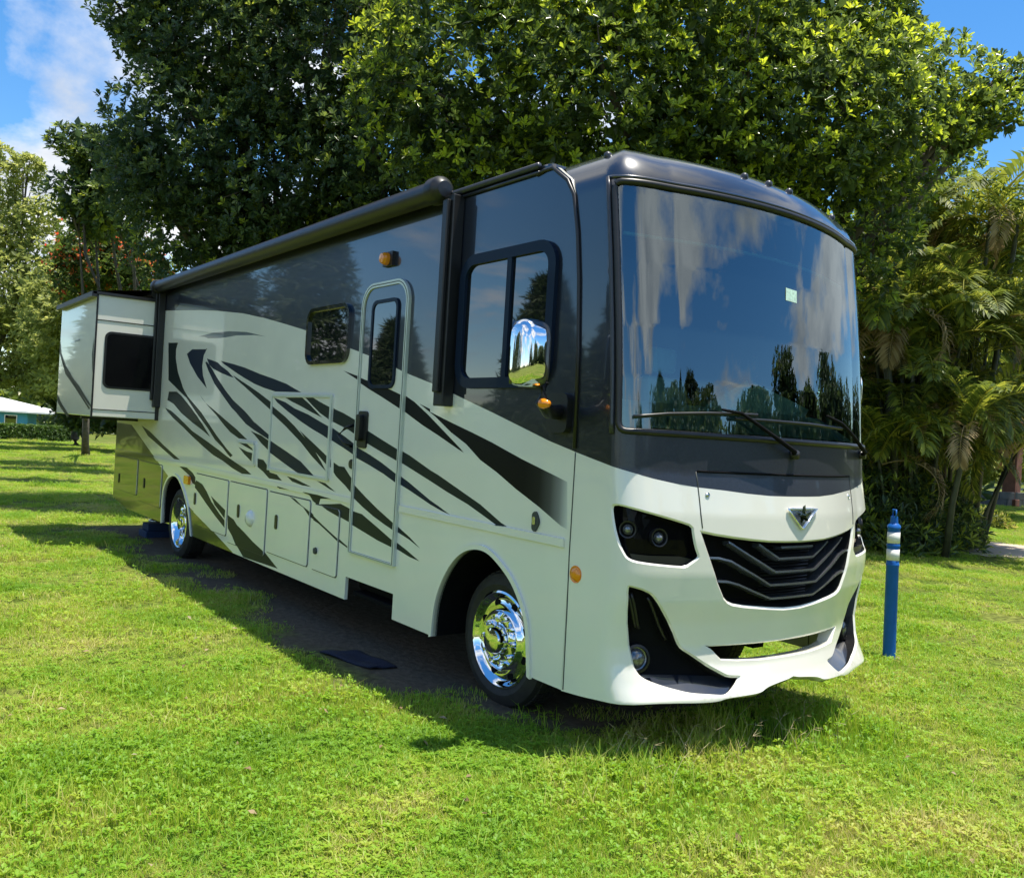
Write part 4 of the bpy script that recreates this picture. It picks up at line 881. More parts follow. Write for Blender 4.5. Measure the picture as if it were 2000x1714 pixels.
# navy mat lying in the shade by the entry step
mt = MB(); mq = [(-2.62, -1.66), (-2.0, -1.52), (-1.95, -1.30), (-2.5, -1.34)]; nx_ = 14
Vm = []; 
for j in range(9):
    for i in range(nx_+1):
        u, v_ = i/nx_, j/8; p = (1-v_)*((1-u)*np.array(mq[0])+u*np.array(mq[1]))+v_*((1-u)*np.array(mq[3])+u*np.array(mq[2]))
        Vm.append((p[0], p[1], .018+.008*math.sin(u*7+v_*3)+.006*math.sin(v_*9)))
Fm = [(j*(nx_+1)+i, j*(nx_+1)+i+1, (j+1)*(nx_+1)+i+1, (j+1)*(nx_+1)+i) for j in range(8) for i in range(nx_)]
mo = mesh('ground_mat', Vm, Fm, [mat('navy_mat', (.004, .008, .026), .85, noise=.25, nscale=25, bump=.4, bscale=120)], smooth=True)
sd = mo.modifiers.new('solid', 'SOLIDIFY'); sd.thickness = .012
tag(mo, 'dark navy mat lying in the shade under the entry door', 'mat')
jp = at(268, 1005, y=-1.0); gzj = float(ground_z(jp[0], -1.0))
jk = MB(); jk.box((-.22, -.2, .0), (.22, .2, .11)); jk.box((-.17, -.16, .1105), (.17, .16, .22))
jo = jk.build('jack_pad', mat('blue_jack_pad', (.008, .028, .085), .7, noise=.15), None, bevel=.012); jo.location = (-10.55, -.85, gzj)
tag(jo, 'stacked blue levelling blocks under the rear corner of the motorhome', 'blocks')
b = MB(); b.lathe([(.001, .0), (.11, .0), (.12, .02), (.06, .05), (.05, .06), (.05, .42)], (-10.55, -.85, gzj+.24), axis='z', n=16); b.build('levelling_jack', MT['alu'], RV, True)

# ================================================================== foliage
def leaf_mat(name, stops, rough=.4, trans=.35, tcol=(.25, .40, .04)):
    m = bpy.data.materials.new(name); m.use_nodes = True; t = m.node_tree; t.nodes.clear()
    o = t.nodes.new('ShaderNodeOutputMaterial'); b = t.nodes.new('ShaderNodeBsdfPrincipled'); tr = t.nodes.new('ShaderNodeBsdfTranslucent'); mx = t.nodes.new('ShaderNodeMixShader')
    a = t.nodes.new('ShaderNodeAttribute'); a.attribute_name = 'rnd'
    r = t.nodes.new('ShaderNodeValToRGB'); e = r.color_ramp.elements
    while len(e) < len(stops): e.new(.5)
    for k, (p, c) in enumerate(stops): e[k].position = p; e[k].color = (*c, 1)
    t.links.new(a.outputs['Fac'], r.inputs[0]); t.links.new(r.outputs[0], b.inputs['Base Color'])
    b.inputs['Roughness'].default_value = rough; b.inputs['Specular IOR Level'].default_value = .5
    mu = t.nodes.new('ShaderNodeMix'); mu.data_type = 'RGBA'; mu.blend_type = 'MULTIPLY'; mu.inputs[0].default_value = 0.0
    hs = t.nodes.new('ShaderNodeHueSaturation'); hs.inputs['Value'].default_value = 1.6; hs.inputs['Hue'].default_value = .485; t.links.new(r.outputs[0], hs.inputs['Color']); t.links.new(hs.outputs[0], tr.inputs[0])
    mx.inputs[0].default_value = trans; t.links.new(b.outputs[0], mx.inputs[1]); t.links.new(tr.outputs[0], mx.inputs[2]); t.links.new(mx.outputs[0], o.inputs[0])
    return m
def unit(a): return a/(np.linalg.norm(a, axis=-1, keepdims=True)+1e-9)
def raw_mesh(name, V, F, attr, mats, parent=None, smooth=False):
    # V (n,3), F (m,k) arrays, attr per face
    me = bpy.data.meshes.new(name); n, (m, k) = len(V), F.shape
    me.vertices.add(n); me.vertices.foreach_set('co', V.astype(np.float32).ravel())
    me.loops.add(m*k); me.loops.foreach_set('vertex_index', F.astype(np.int32).ravel())
    me.polygons.add(m); me.polygons.foreach_set('loop_start', np.arange(0, m*k, k, dtype=np.int32))
    if attr is not None:
        a = me.attributes.new('rnd', 'FLOAT', 'FACE'); a.data.foreach_set('value', attr.astype(np.float32))
    for q_ in mats: me.materials.append(q_)
    me.update(calc_edges=True); me.validate()
    return link(name, me, parent)
def leaves(C, A, k, L, Wd, el=(.15, 1.1), g=None, col=None, fold=.25, blunt=False):
    # rosettes of k kite leaves at points C with axis A
    g = g or rng; n = len(C); A = unit(A); ref = np.where(np.abs(A[:, 2:3]) < .9, np.array([[0, 0, 1.]]), np.array([[1., 0, 0]]))
    U = unit(np.cross(A, ref)); Vv = np.cross(A, U)
    ph = (np.arange(k)[None]*2.4+g.uniform(0, 6.28, (n, 1))+g.normal(0, .3, (n, k)))[..., None]
    E_ = g.uniform(el[0], el[1], (n, k))[..., None]
    D = unit((np.cos(ph)*U[:, None]+np.sin(ph)*Vv[:, None])*np.cos(E_)+A[:, None]*np.sin(E_)+np.array([0, 0, -.12]))
    Sd = unit(np.cross(D, A[:, None]+.001)); Nn = np.cross(Sd, D)
    ll = (L*g.uniform(.65, 1.2, (n, k)))[..., None]; ww = Wd*ll/L
    b0 = C[:, None]+D*ll*.08; tip = b0+D*ll-Nn*ll*.10*g.uniform(-1, 1.5, (n, k))[..., None]; mid = b0+D*ll*.55
    l_ = mid-Sd*ww*.5+Nn*ww*fold; r_ = mid+Sd*ww*.5+Nn*ww*fold
    m = n*k
    if blunt:
        mid = b0+D*ll*.66; l_ = mid-Sd*ww*.5+Nn*ww*fold; r_ = mid+Sd*ww*.5+Nn*ww*fold; tl = tip*.93+b0*.07-Sd*ww*.20; tr = tip*.93+b0*.07+Sd*ww*.20
        V = np.stack([b0, r_, tr, tl, l_], 2).reshape(-1, 3); i0 = np.arange(m)*5
        F = np.stack([np.stack([i0, i0+1, i0+2], 1), np.stack([i0, i0+2, i0+3], 1), np.stack([i0, i0+3, i0+4], 1)], 1).reshape(-1, 3)
        c = col if col is not None else g.uniform(0, 1, n)
        return V, F, np.clip(np.repeat(np.repeat(c, k)+g.normal(0, .09, m), 3), 0, 1)
    V = np.stack([b0, r_, tip, l_], 2).reshape(-1, 3)
    i0 = np.arange(m)*4
    F = np.stack([np.stack([i0, i0+1, i0+2], 1), np.stack([i0, i0+2, i0+3], 1)], 1).reshape(-1, 3)
    c = col if col is not None else g.uniform(0, 1, n)
    at_ = np.clip(np.repeat(np.repeat(c, k)+g.normal(0, .09, m), 2), 0, 1)
    return V, F, at_
def merge(parts):
    V = []; F = []; A = []; n = 0
    for v, f, a in parts: V.append(v); F.append(f+n); A.append(a); n += len(v)
    return np.concatenate(V), np.concatenate(F), np.concatenate(A)
def lobe_points(c, r, n, g, depth=.22, squash=(1, 1, .9), ragged=.16):
    d = unit(g.normal(0, 1, (n, 3))); k = g.normal(0, 1, (6, 3))*2.2; ph = g.uniform(0, 6.28, 6)
    bump = 1+ragged*np.sum(np.cos(d@k.T+ph), 1)/2.2
    rad = r*bump*(1-np.abs(g.normal(0, depth, n)))
    return c+d*rad[:, None]*np.array(squash), d
def CP(px, py, depth): return CAM+ray(px, py)*depth
def limb_tree(parent, base, trunk_r, lobes, bark, g, split=.35):
    base = np.array(base, float); top = np.mean([l[0] for l in lobes], 0); f0 = base+(top-base)*split; f0[:2] = base[:2]+(top[:2]-base[:2])*.15
    b = MB(); pts = [base+np.array([0, 0, -.1]), base*.7+f0*.3+np.array([.08, -.05, 0]), f0]; b.tube(pts, [trunk_r*1.35, trunk_r*1.05, trunk_r*.9], 12)
    for c, r in lobes:
        mid = f0*.5+c*.5+g.normal(0, .25, 3); b.tube([f0-np.array([0, 0, .1]), mid, c, c+unit(c-f0)*r*.5], [trunk_r*.55, trunk_r*.35, trunk_r*.18, trunk_r*.05], 8)
        for _ in range(5): e = c+unit(g.normal(0, 1, 3))*r*.8; b.tube([mid*.4+c*.6, (c+e)/2+g.normal(0, .1, 3), e], [trunk_r*.16, trunk_r*.09, trunk_r*.02], 5)
    o = b.build('trunk', bark, parent, True); return o
def tree(name, label, base, lobes, k, L, Wd, dens, material, bark, trunk_r=.22, seed=1, group=None, inner=.2, el=(.15, 1.1), colf=None, ragged=.16, tag_cat='tree', squash=(1, 1, .9)):
    g = np.random.default_rng(seed); base = np.array(base, float)
    T = thing(name, label, tag_cat, tuple(base), group)
    lb = [(np.array(c, float)-base, r) for c, r in lobes]
    limb_tree(T, np.zeros(3), trunk_r, lb, bark, g)
    parts = []
    for c, r in lb:
        n = int(dens*r*r); P, d = lobe_points(c, r, n, g, ragged=ragged, squash=squash); A = unit(d*.7+np.array([0, 0, .75])+g.normal(0, .25, (n, 3)))
        col = g.beta(1.6, 2.4, n) if colf is None else colf(P, d, g)
        parts.append(leaves(P, A, k, L, Wd, el, g, col, blunt=(L < .16)))
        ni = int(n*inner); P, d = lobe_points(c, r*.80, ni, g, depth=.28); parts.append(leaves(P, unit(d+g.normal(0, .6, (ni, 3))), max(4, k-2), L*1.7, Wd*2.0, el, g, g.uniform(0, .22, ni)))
    V, F, A = merge(parts)
    cr_ = raw_mesh('crown', V, F, A, [material], T); cr_['kind'] = 'stuff'
    return T
bark = mat('grey_bark', (.10, .085, .068), .9, noise=.35, nscale=7, bump=.6, bscale=18)
M_big = leaf_mat('glossy_leaf', [(0, (.045, .080, .022)), (.35, (.11, .165, .030)), (.55, (.25, .34, .030)), (1, (.46, .56, .035))], .28, .5)
M_dk = leaf_mat('dark_leaf', [(0, (.036, .070, .030)), (.5, (.080, .130, .036)), (.8, (.16, .22, .038)), (1, (.40, .48, .05))], .30, .46)
M_ol = leaf_mat('olive_leaf', [(0, (.14, .18, .045)), (.5, (.32, .37, .09)), (1, (.54, .55, .17))], .6, .52)
M_fl = leaf_mat('flowering_leaf', [(0, (.03, .06, .012)), (.55, (.12, .19, .03)), (.68, (.24, .32, .04)), (.73, (.60, .09, .02)), (1, (.78, .22, .05))], .6, .45)

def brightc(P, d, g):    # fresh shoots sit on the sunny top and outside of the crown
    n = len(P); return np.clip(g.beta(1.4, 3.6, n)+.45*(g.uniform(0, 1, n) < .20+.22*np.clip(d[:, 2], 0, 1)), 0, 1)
lobesA = [(CP(px, py, dp), r) for px, py, dp, r in ((930, 170, 15.5, 2.3), (1200, 200, 14.5, 2.1), (1440, 190, 14.5, 2.1), (1640, 230, 15.0, 1.9), (1080, -120, 15.5, 2.4), (1380, -110, 15.0, 2.2), (1640, 10, 15.5, 1.7), (1330, 420, 15.5, 1.9), (1580, 440, 16.5, 2.0), (1020, 400, 16.5, 1.9), (1790, 190, 16.0, 1.1), (1780, 340, 21.0, 1.4), (1940, 215, 16.0, .55), (1960, 150, 16.2, .40), (1880, 240, 16.0, .65), (1720, 520, 22, 1.9))]
baseA = CP(1380, 800, 17.5); baseA[2] = ground_z(baseA[0], baseA[1])
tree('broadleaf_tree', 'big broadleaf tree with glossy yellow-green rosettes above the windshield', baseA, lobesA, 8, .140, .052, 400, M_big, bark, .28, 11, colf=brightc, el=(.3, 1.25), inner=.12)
lobesB = [(CP(px, py, dp), r) for px, py, dp, r in ((420, 60, 18.5, 2.2), (640, 130, 18.0, 2.3), (390, 290, 18.5, 1.9), (560, 360, 18.5, 2.2), (790, 290, 17.5, 2.2), (450, -150, 18.5, 2.3), (740, -110, 18.5, 2.6), (370, 440, 19, 1.6), (760, 470, 19, 2.0), (290, 30, 18.5, 1.1), (270, 330, 19, .95), (520, 500, 20, 1.6))]
baseB = CP(560, 800, 21); baseB[2] = ground_z(baseB[0], baseB[1])
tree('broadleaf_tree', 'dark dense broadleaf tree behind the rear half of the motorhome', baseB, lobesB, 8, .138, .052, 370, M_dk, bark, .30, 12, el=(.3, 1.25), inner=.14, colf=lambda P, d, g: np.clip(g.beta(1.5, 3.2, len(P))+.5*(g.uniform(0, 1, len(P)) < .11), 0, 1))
# slim tree reaching out on the left with its own branch of leaves
lobesC = [(CP(px, py, dp), r) for px, py, dp, r in ((160, 290, 24, .75), (200, 330, 24, .7), (150, 385, 24, .7), (215, 400, 24, 1.0), (240, 300, 24, .8), (185, 440, 24.5, .6))]
baseC = CP(285, 800, 25.5); baseC[2] = ground_z(baseC[0], baseC[1])
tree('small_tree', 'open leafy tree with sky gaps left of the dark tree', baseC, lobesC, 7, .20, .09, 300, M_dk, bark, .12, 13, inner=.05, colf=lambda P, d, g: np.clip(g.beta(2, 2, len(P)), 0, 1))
def far_tree(label, bx, by, depth, lobes, m, L, dens, seed, tr=.2, name='shade_tree', k=5, inner=.3):
    p = ghit(bx, by) if depth is None else CP(bx, by, depth); p = np.array([p[0], p[1], float(ground_z(p[0], p[1]))])
    return tree(name, label, p, [(CP(*l[:3]), l[3]) for l in lobes], k, L, L*.45, dens, m, bark, tr, seed, group=None, inner=inner, ragged=.25)
far_tree('tall olive tree with airy crown at the left edge', -40, 850, 46, [(55, 330, 46, 1.0), (75, 420, 46, 1.2), (60, 520, 46, 2.0), (0, 370, 46, 1.3), (-10, 300, 46, .9), (20, 600, 46, 2.4), (90, 620, 46, 1.8), (10, 460, 46, 1.5), (0, 700, 47, 2.2), (80, 720, 47, 1.8)], M_ol, .26, 170, 21, inner=.08)
far_tree('slender olive tree whose trunk stands on the lawn left of the slide-out', 168, 889, None, [(150, 600, 33, 1.5), (190, 560, 33, 1.3), (110, 660, 33, 1.3), (200, 680, 33, 1.4), (95, 570, 33, 1.0), (130, 730, 33, 1.0)], M_ol, .22, 200, 22, .16, inner=.1)
far_tree('flowering tree with orange-red blossom above the slide-out', 300, 870, 30, [(170, 480, 30, 1.0), (210, 520, 30, 1.2), (150, 540, 30, 1.0), (250, 500, 30, 1.1), (280, 540, 30, 1.1), (130, 500, 30, .7)], M_fl, .18, 320, 23, .10, 'flowering_tree', inner=.1)
far_tree('dense dark tree behind the hedge on the left', 150, 840, 58, [(160, 800, 56, 1.6), (90, 660, 55, 2.0), (100, 745, 55, 1.6), (130, 720, 56, 2.0), (180, 760, 56, 1.6)], M_dk, .40, 120, 24, .25)
far_tree('shadowy tree behind the slide-out', 330, 850, 50, [(180, 700, 50, 2.4), (230, 780, 50, 2.0), (280, 700, 50, 2.6), (240, 600, 50, 2.6), (300, 790, 50, 2.0), (330, 640, 50, 2.8)], M_dk, .40, 120, 25, .25)
far_tree('shadowy tree seen behind the palms on the right', 1850, 980, 40, [(1800, 700, 36, 3.0), (1900, 560, 38, 3.0), (1760, 520, 36, 2.6), (1960, 700, 40, 2.6), (1850, 830, 40, 1.7), (2030, 560, 40, 3.0), (1720, 800, 36, 2.2), (1790, 900, 30, 1.6), (1700, 940, 30, 1.4), (1850, 960, 32, 1.2)], M_dk, .36, 130, 26, .25)
far_tree('light green bush tree beyond the pale fence on the right', 1960, 980, 60, [(1930, 900, 60, 1.7), (1990, 890, 60, 1.8), (2040, 880, 60, 2.0)], M_ol, .40, 110, 27, .15)

# ---- hedge
h0, h1 = ghit(-60, 858), ghit(128, 862)
hg = np.random.default_rng(31); T = thing('hedge', 'clipped green hedge in front of the blue house', 'hedge', tuple((h0+h1)/2)); cen = (h0+h1)/2; n = 5200
u = hg.uniform(0, 1, n); dirh = (h1-h0); nn_ = np.array([-dirh[1], dirh[0], 0])/np.linalg.norm(dirh[:2])
f_ = hg.integers(0, 3, n); hh = 1.0; sec = hg.uniform(-.45, .45, n); zz = hg.uniform(0, hh, n)
sec = np.where(f_ == 1, -.45, np.where(f_ == 2, .45, sec)); zz = np.where(f_ == 0, hh, zz)
P = h0+dirh*u[:, None]+nn_*sec[:, None]; P[:, 2] += zz+.03*np.sin(u*60); P += hg.normal(0, .04, (n, 3)); P -= cen
Ah = np.where((f_ == 0)[:, None], np.array([[0, 0, 1.]]), np.sign(sec)[:, None]*nn_[None]); V, F, A = leaves(P, Ah+hg.normal(0, .3, (n, 3)), 5, .13, .08, (.1, .9), hg)
ho = raw_mesh('hedge_leaves', V, F, A, [leaf_mat('hedge_leaf', [(0, (.03, .07, .012)), (1, (.12, .22, .03))], .5, .3)], T); ho['kind'] = 'stuff'
b = MB(); V8 = []
for s0 in (-.38, .38):
    for e_ in (h0, h1):
        for zc in (0, hh-.08): q_ = e_+nn_*s0-cen; V8.append((q_[0], q_[1], q_[2]+zc))
b.add(V8, [(0, 2, 3, 1), (4, 5, 7, 6), (1, 3, 7, 5), (0, 1, 5, 4), (2, 6, 7, 3)]); b.build('hedge_core', mat('hedge_twigs', (.02, .03, .012), .9, noise=.3), T)
# ---- blue house
hp_ = ghit(30, 838); hd = 84.0; q0 = CP(-60, 797, hd); q1 = CP(62, 800, hd+2); gzh = float(ground_z(q0[0], q0[1]))
H = thing('house', 'low turquoise blue house with white roof behind the hedge', 'house', (q0[0], q0[1], gzh))
ex = (q1-q0); ex[2] = 0; wl = np.linalg.norm(ex); ex /= wl; ey = np.array([-ex[1], ex[0], 0]);
if ey@(q0-CAM) < 0: ey = -ey
H.matrix_world = Matrix(((ex[0], ey[0], 0, q0[0]), (ex[1], ey[1], 0, q0[1]), (0, 0, 1, gzh), (0, 0, 0, 1)))
eave = q0[2]-gzh
mb_ = mat('turquoise_wall', (.07, .30, .44), .8, noise=.06, nscale=2); mw_ = mat('white_roof', (.80, .80, .78), .6, noise=.05, nscale=1.5)
b = MB(); b.box((-4, .5, -.2), (wl-.4, 8, eave)); b.build('wall', mb_, H)
rp = 1.25
b = MB(); b.add([(-4.6, -.1, eave-.02), (wl+2.6, -.1, eave-.02), (wl+2.6, 8.6, eave-.02), (-4.6, 8.6, eave-.02), (-1, 4.2, eave+rp), (wl-3.2, 4.2, eave+rp)], [(0, 1, 5, 4), (1, 2, 5), (2, 3, 4, 5), (3, 0, 4), (3, 2, 1, 0)]); b.build('roof', mw_, H)
b = MB(); b.box((-4.6, -.14, eave-.16), (wl+2.6, -.08, eave)); b.build('fascia', mw_, H)
for xw in (1.0, 2.9):
    b = MB(); b.box((xw, .44, eave-1.5), (xw+1.1, .5, eave-.4)); wo = b.build('window', mw_, H); b = MB(); b.box((xw+.08, .42, eave-1.42), (xw+1.02, .438, eave-.48)); b.build('pane', MT['glassdark'], wo)

# ---- right background: post, low wall, pale fence
p_ = ghit(1973, 988); wood = mat('red_brown_wood', (.20, .075, .05), .75, noise=.25, nscale=5, bump=.3)
pt_ = thing('timber_post', 'tall red-brown timber post right of the palms', 'post', tuple(p_))
hh_ = at(1972, 862, x=p_[0])[2]-p_[2]; wr_ = .45*24/1716.8*np.linalg.norm(p_-CAM)
b = MB(); b.box((-wr_, -wr_, -.2), (wr_, wr_, hh_+1.2)); b.build('post_shaft', wood, pt_, bevel=.03); b = MB(); b.box((-wr_*1.35, -wr_*1.35, 0), (wr_*1.35, wr_*1.35, .35)); b.build('post_plinth', wood, pt_, bevel=.03)
f0, f1 = ghit(1840, 984), ghit(2060, 992); wv_ = f1-f0
wb_ = thing('low_wall', 'low dark grey block wall behind the timber post', 'wall', tuple(f0)); ln = np.linalg.norm(wv_[:2]); an_ = math.atan2(wv_[1], wv_[0])
wb_.rotation_euler = (0, 0, an_); gm = mat('dark_block', (.10, .10, .105), .9, noise=.2, nscale=3, bump=.3)
for j in range(2):
    for i in range(int(ln/.9)+1):
        b = MB(); x_ = i*.9+(.45 if j else 0); b.box((x_, -.12, j*.36), (x_+.88, .12, j*.36+.35)); b.build('block', gm, wb_, bevel=.015)
fz = thing('pale_fence', 'pale rail fence beyond the low wall on the right', 'fence', tuple(CP(1850, 985, 62))); fe0 = CP(1840, 955, 62); fe1 = CP(2060, 962, 60); g0 = float(ground_z(fe0[0], fe0[1])); fz.location = (fe0[0], fe0[1], g0)
dv_ = fe1-fe0; fz.rotation_euler = (0, 0, math.atan2(dv_[1], dv_[0])); lf = np.linalg.norm(dv_[:2]); wm = mat('white_fence_paint', (.72, .70, .66), .6, noise=.08)
for i in range(int(lf/2)+1):
    b = MB(); b.box((i*2-.06, -.06, -.1), (i*2+.06, .06, 1.35)); b.build('fence_post', wm, fz)
for zr in (.35, .75, 1.15):
    b = MB(); b.box((0, -.03-.065, zr), (lf, -.065, zr+.16)); b.build('fence_rail', wm, fz)

# ---- areca palms
M_palm = leaf_mat('palm_leaflet', [(0, (.036, .066, .013)), (.5, (.13, .18, .025)), (.8, (.34, .37, .045)), (1, (.48, .40, .11))], .52, .45)
M_dead = leaf_mat('dry_palm_leaflet', [(0, (.20, .14, .06)), (1, (.48, .38, .20))], .8, .3)
M_stem = mat('palm_cane', (.055, .06, .03), .6, noise=.35, nscale=6)
def frond_mesh(seed, Lr, droop, m, pairs=38):
    g = np.random.default_rng(seed); s = np.linspace(0, 1, pairs+6); th0 = 1.25
    ang = th0-(s**1.3)*droop; dx = np.cos(ang); dz = np.sin(ang); ds = Lr/(len(s)-1)
    R_ = np.stack([np.cumsum(dx)*ds, .06*np.sin(s*2+seed)*s, np.cumsum(dz)*ds], 1); T_ = np.stack([dx, 0*dx, dz], 1)
    V = []; F = []; A = []
    Nn = np.stack([-dz, 0*dx, dx], 1); Yv = np.array([0, 1., 0])
    base = 6
    for i in range(base, len(s)):
        f = (i-base)/(len(s)-base); ln_ = Lr*.27*(math.sin(math.pi*min(1, .18+.80*f))**.7)*g.uniform(.85, 1.1)
        for sd_ in (-1, 1):
            d = T_[i]*(.55+.6*f)+Yv*sd_*.85+Nn[i]*(.45+g.normal(0, .12)); d /= np.linalg.norm(d)
            wv2 = np.cross(d, Nn[i]); wv2 /= np.linalg.norm(wv2)+1e-9; hw = .017*Lr/2.2*1.7
            p0 = R_[i]; p1 = p0+d*ln_*.5; p2 = p0+d*ln_+np.array([0, 0, -1])*ln_*(.22+.2*g.uniform())
            b0 = len(V); V += [p0, p1-wv2*hw, p1+wv2*hw, p2]; F += [(b0, b0+1, b0+2), (b0+1, b0+3, b0+2)]; c_ = g.uniform(.1, .8); A += [c_, c_]
    V = np.array(V); F = np.array(F); A = np.array(A)
    n0 = len(V); rv = []; rf = []; ra = []
    for i in range(len(s)):
        rr_ = .022*(1-.85*s[i])*Lr/2.2
        rv += [R_[i]+Yv*rr_, R_[i]+Nn[i]*rr_, R_[i]-Yv*rr_, R_[i]-Nn[i]*rr_]
    for i in range(len(s)-1):
        for k in range(4):
            a_, b_, c_, d_ = i*4+k, i*4+(k+1) % 4, (i+1)*4+(k+1) % 4, (i+1)*4+k
            rf += [(a_, b_, c_), (a_, c_, d_)]; ra += [.85, .85]
    V = np.concatenate([V, np.array(rv)]); F = np.concatenate([F, np.array(rf)+n0]); A = np.concatenate([A, np.array(ra)])
    o = raw_mesh('frond', V, F, A, [m]); me = o.data; bpy.data.objects.remove(o); return me
FM = [frond_mesh(40+i, 2.3+.25*(i % 3), 1.5+.35*(i % 4), M_palm) for i in range(7)]; FD = [frond_mesh(60+i, 1.9, 2.9, M_dead, 30) for i in range(2)]
def palm(label, base, n_st, hmin, hmax, spread, seed, nf=7, dead=12):
    g = np.random.default_rng(seed); T = thing('areca_palm', label, 'palm', tuple(base), 'clumping palms on the right')
    for i in range(n_st):
        a = g.uniform(0, 6.28); rad = spread*.35*math.sqrt(g.uniform()); b0 = np.array([rad*math.cos(a), rad*math.sin(a), -.05]); h = g.uniform(hmin, hmax); lean = g.uniform(.1, .5)*spread*.7
        top = b0+np.array([math.cos(a)*lean, math.sin(a)*lean, h]); md = b0*.5+top*.5-np.array([math.cos(a), math.sin(a), 0])*lean*.18
        b = MB(); r0 = g.uniform(.035, .06); b.tube([b0, md, top, top+unit(top-md)*.5], [r0*1.25, r0, r0*.9, r0*.6], 7); b.build('cane', M_stem, T, True)
        az0 = g.uniform(0, 6.28)
        for k in range(nf):
            dd = k >= nf-2 and i < dead
            me = FD[k % 2] if dd else FM[int(g.integers(0, len(FM)))]
            o = bpy.data.objects.new('frond', me); COL.objects.link(o); o.parent = T; tt_ = top+unit(top-md)*g.uniform(.0, .45); o.location = tuple(tt_)
            o.rotation_euler = (g.normal(0, .15), g.uniform(-.15, .55)+(k/nf)*.35, az0+k*2.4+g.normal(0, .2)); s1 = g.uniform(.75, 1.1); o.scale = (s1, s1, s1)
def gb(px, py): p = ghit(px, py); return np.array([p[0], p[1], float(ground_z(p[0], p[1]))])
palm('tall clump of feathery palms directly right of the windshield', gb(1780, 1078), 15, 1.2, 5.2, 2.3, 71, 10)
palm('sunlit clump of feathery palms at the right edge', gb(1845, 1062), 20, 1.4, 7.2, 2.5, 72, 11)
palm('shaded clump of feathery palms half hidden by the motorhome nose', gb(1690, 1060), 11, 1.0, 4.2, 2.2, 73, 7)
palm('leaning clump of feathery palms past the right edge of the frame', gb(2050, 1016), 12, 3.0, 7.0, 2.4, 74, 9)
# low ragged shrubs at the foot of the palms
def shrub(label, px, py, w_, h_, seed, m, n=500):
    g = np.random.default_rng(seed); p = gb(px, py); T = thing('shrub', label, 'shrub', tuple(p)); P = unit(g.normal(0, 1, (n, 3)))*np.array([w_, w_, h_])*g.uniform(.5, 1, (n, 1)); P[:, 2] = np.abs(P[:, 2]); V, F, A = leaves(P, unit(P+.001)+np.array([0, 0, .6]), 5, .22, .05, (.2, 1.2), g)
    o = raw_mesh('foliage', V, F, A, [m], T); o['kind'] = 'stuff'
    b = MB()
    for _ in range(7): e = P[g.integers(0, n)]; b.tube([(0, 0, -.03), e*.5+np.array([0, 0, .06]), e], [.014, .01, .004], 5)
    b.build('stem', bark, T, True)
shrub('dark grassy shrub under the right-hand palms', 1915, 1028, .9, .55, 81, M_palm, 260); shrub('low scrubby shrub behind the blue marker post', 1800, 1066, 1.3, 1.5, 82, M_dk, 1100)
shrub('ragged dark shrub between palm stems and nose', 1715, 1070, 1.4, 1.9, 83, M_dk, 1300)

# ---- trees behind the photographer, mirrored in the glass and paint
def pine(label, x, y, h, seed, grp):
    g = np.random.default_rng(seed); z = float(ground_z(x, y)); T = thing('pine_tree', label, 'pine', (x, y, z), grp)
    b = MB(); b.tube([(0, 0, -.1), (.1, 0, h*.5), (.05, .1, h)], [.22, .15, .03], 8); b.build('trunk', bark, T, True)
    n = 1500; t = g.uniform(.16, 1, n); a = g.uniform(0, 6.28, n); whorl = np.round(t*14)/14*.9+t*.1; rad = (1.05-t)**.7*h*.36*np.sqrt(g.uniform(.05, 1, n))
    P = np.stack([rad*np.cos(a), rad*np.sin(a), whorl*h-rad*.12], 1)
    V, F, A = leaves(P, np.stack([np.cos(a), np.sin(a), .5+0*a], 1), 7, .75, .10, (-.1, 1.0), g)
    o = raw_mesh('crown', V, F, A, [M_pine], T); o['kind'] = 'stuff'
M_pine = leaf_mat('pine_needles', [(0, (.02, .04, .014)), (1, (.09, .13, .04))], .6, .25)
gp = np.random.default_rng(5)
M_bk = leaf_mat('background_leaf', [(0, (.025, .05, .018)), (.6, (.07, .11, .03)), (1, (.20, .26, .06))], .6, .35)
for i in range(13):
    a = math.radians(-14+i*8.6+gp.normal(0, 2)); d = gp.uniform(26, 40); bx0, by0 = 1+d*math.cos(a), d*math.sin(a); hh3 = gp.uniform(4, 11); tdir = np.array([-math.sin(a), math.cos(a), 0])
    tree('opposite_tree', 'broad dark tree standing opposite the windshield and mirrored in it', (bx0, by0, float(ground_z(bx0, by0))), [(np.array([bx0, by0, hh3*gp.uniform(.3, .8)])+tdir*gp.uniform(-4.5, 4.5), gp.uniform(1.6, 2.8)) for _ in range(7)], 5, .6, .3, 26, M_bk, bark, .2, 160+i, 'broad trees opposite the windshield', inner=.2, ragged=.3)
for i in range(2):
    a = math.radians(14+i*38+gp.normal(0, 3)); d = gp.uniform(26, 46); pine('slender pine standing opposite the windshield and mirrored in it', 1+d*math.cos(a), d*math.sin(a), gp.uniform(9, 14), 100+i, 'pines opposite the windshield')
for i in range(10):
    a = math.radians(192+i*7.0+gp.normal(0, 2.5)); d = gp.uniform(32, 46); pine('slender pine standing opposite the entry door and mirrored in the dark paint', -4+d*math.cos(a), -2+d*math.sin(a), gp.uniform(7, 15), 130+i, 'pines opposite the entry door')
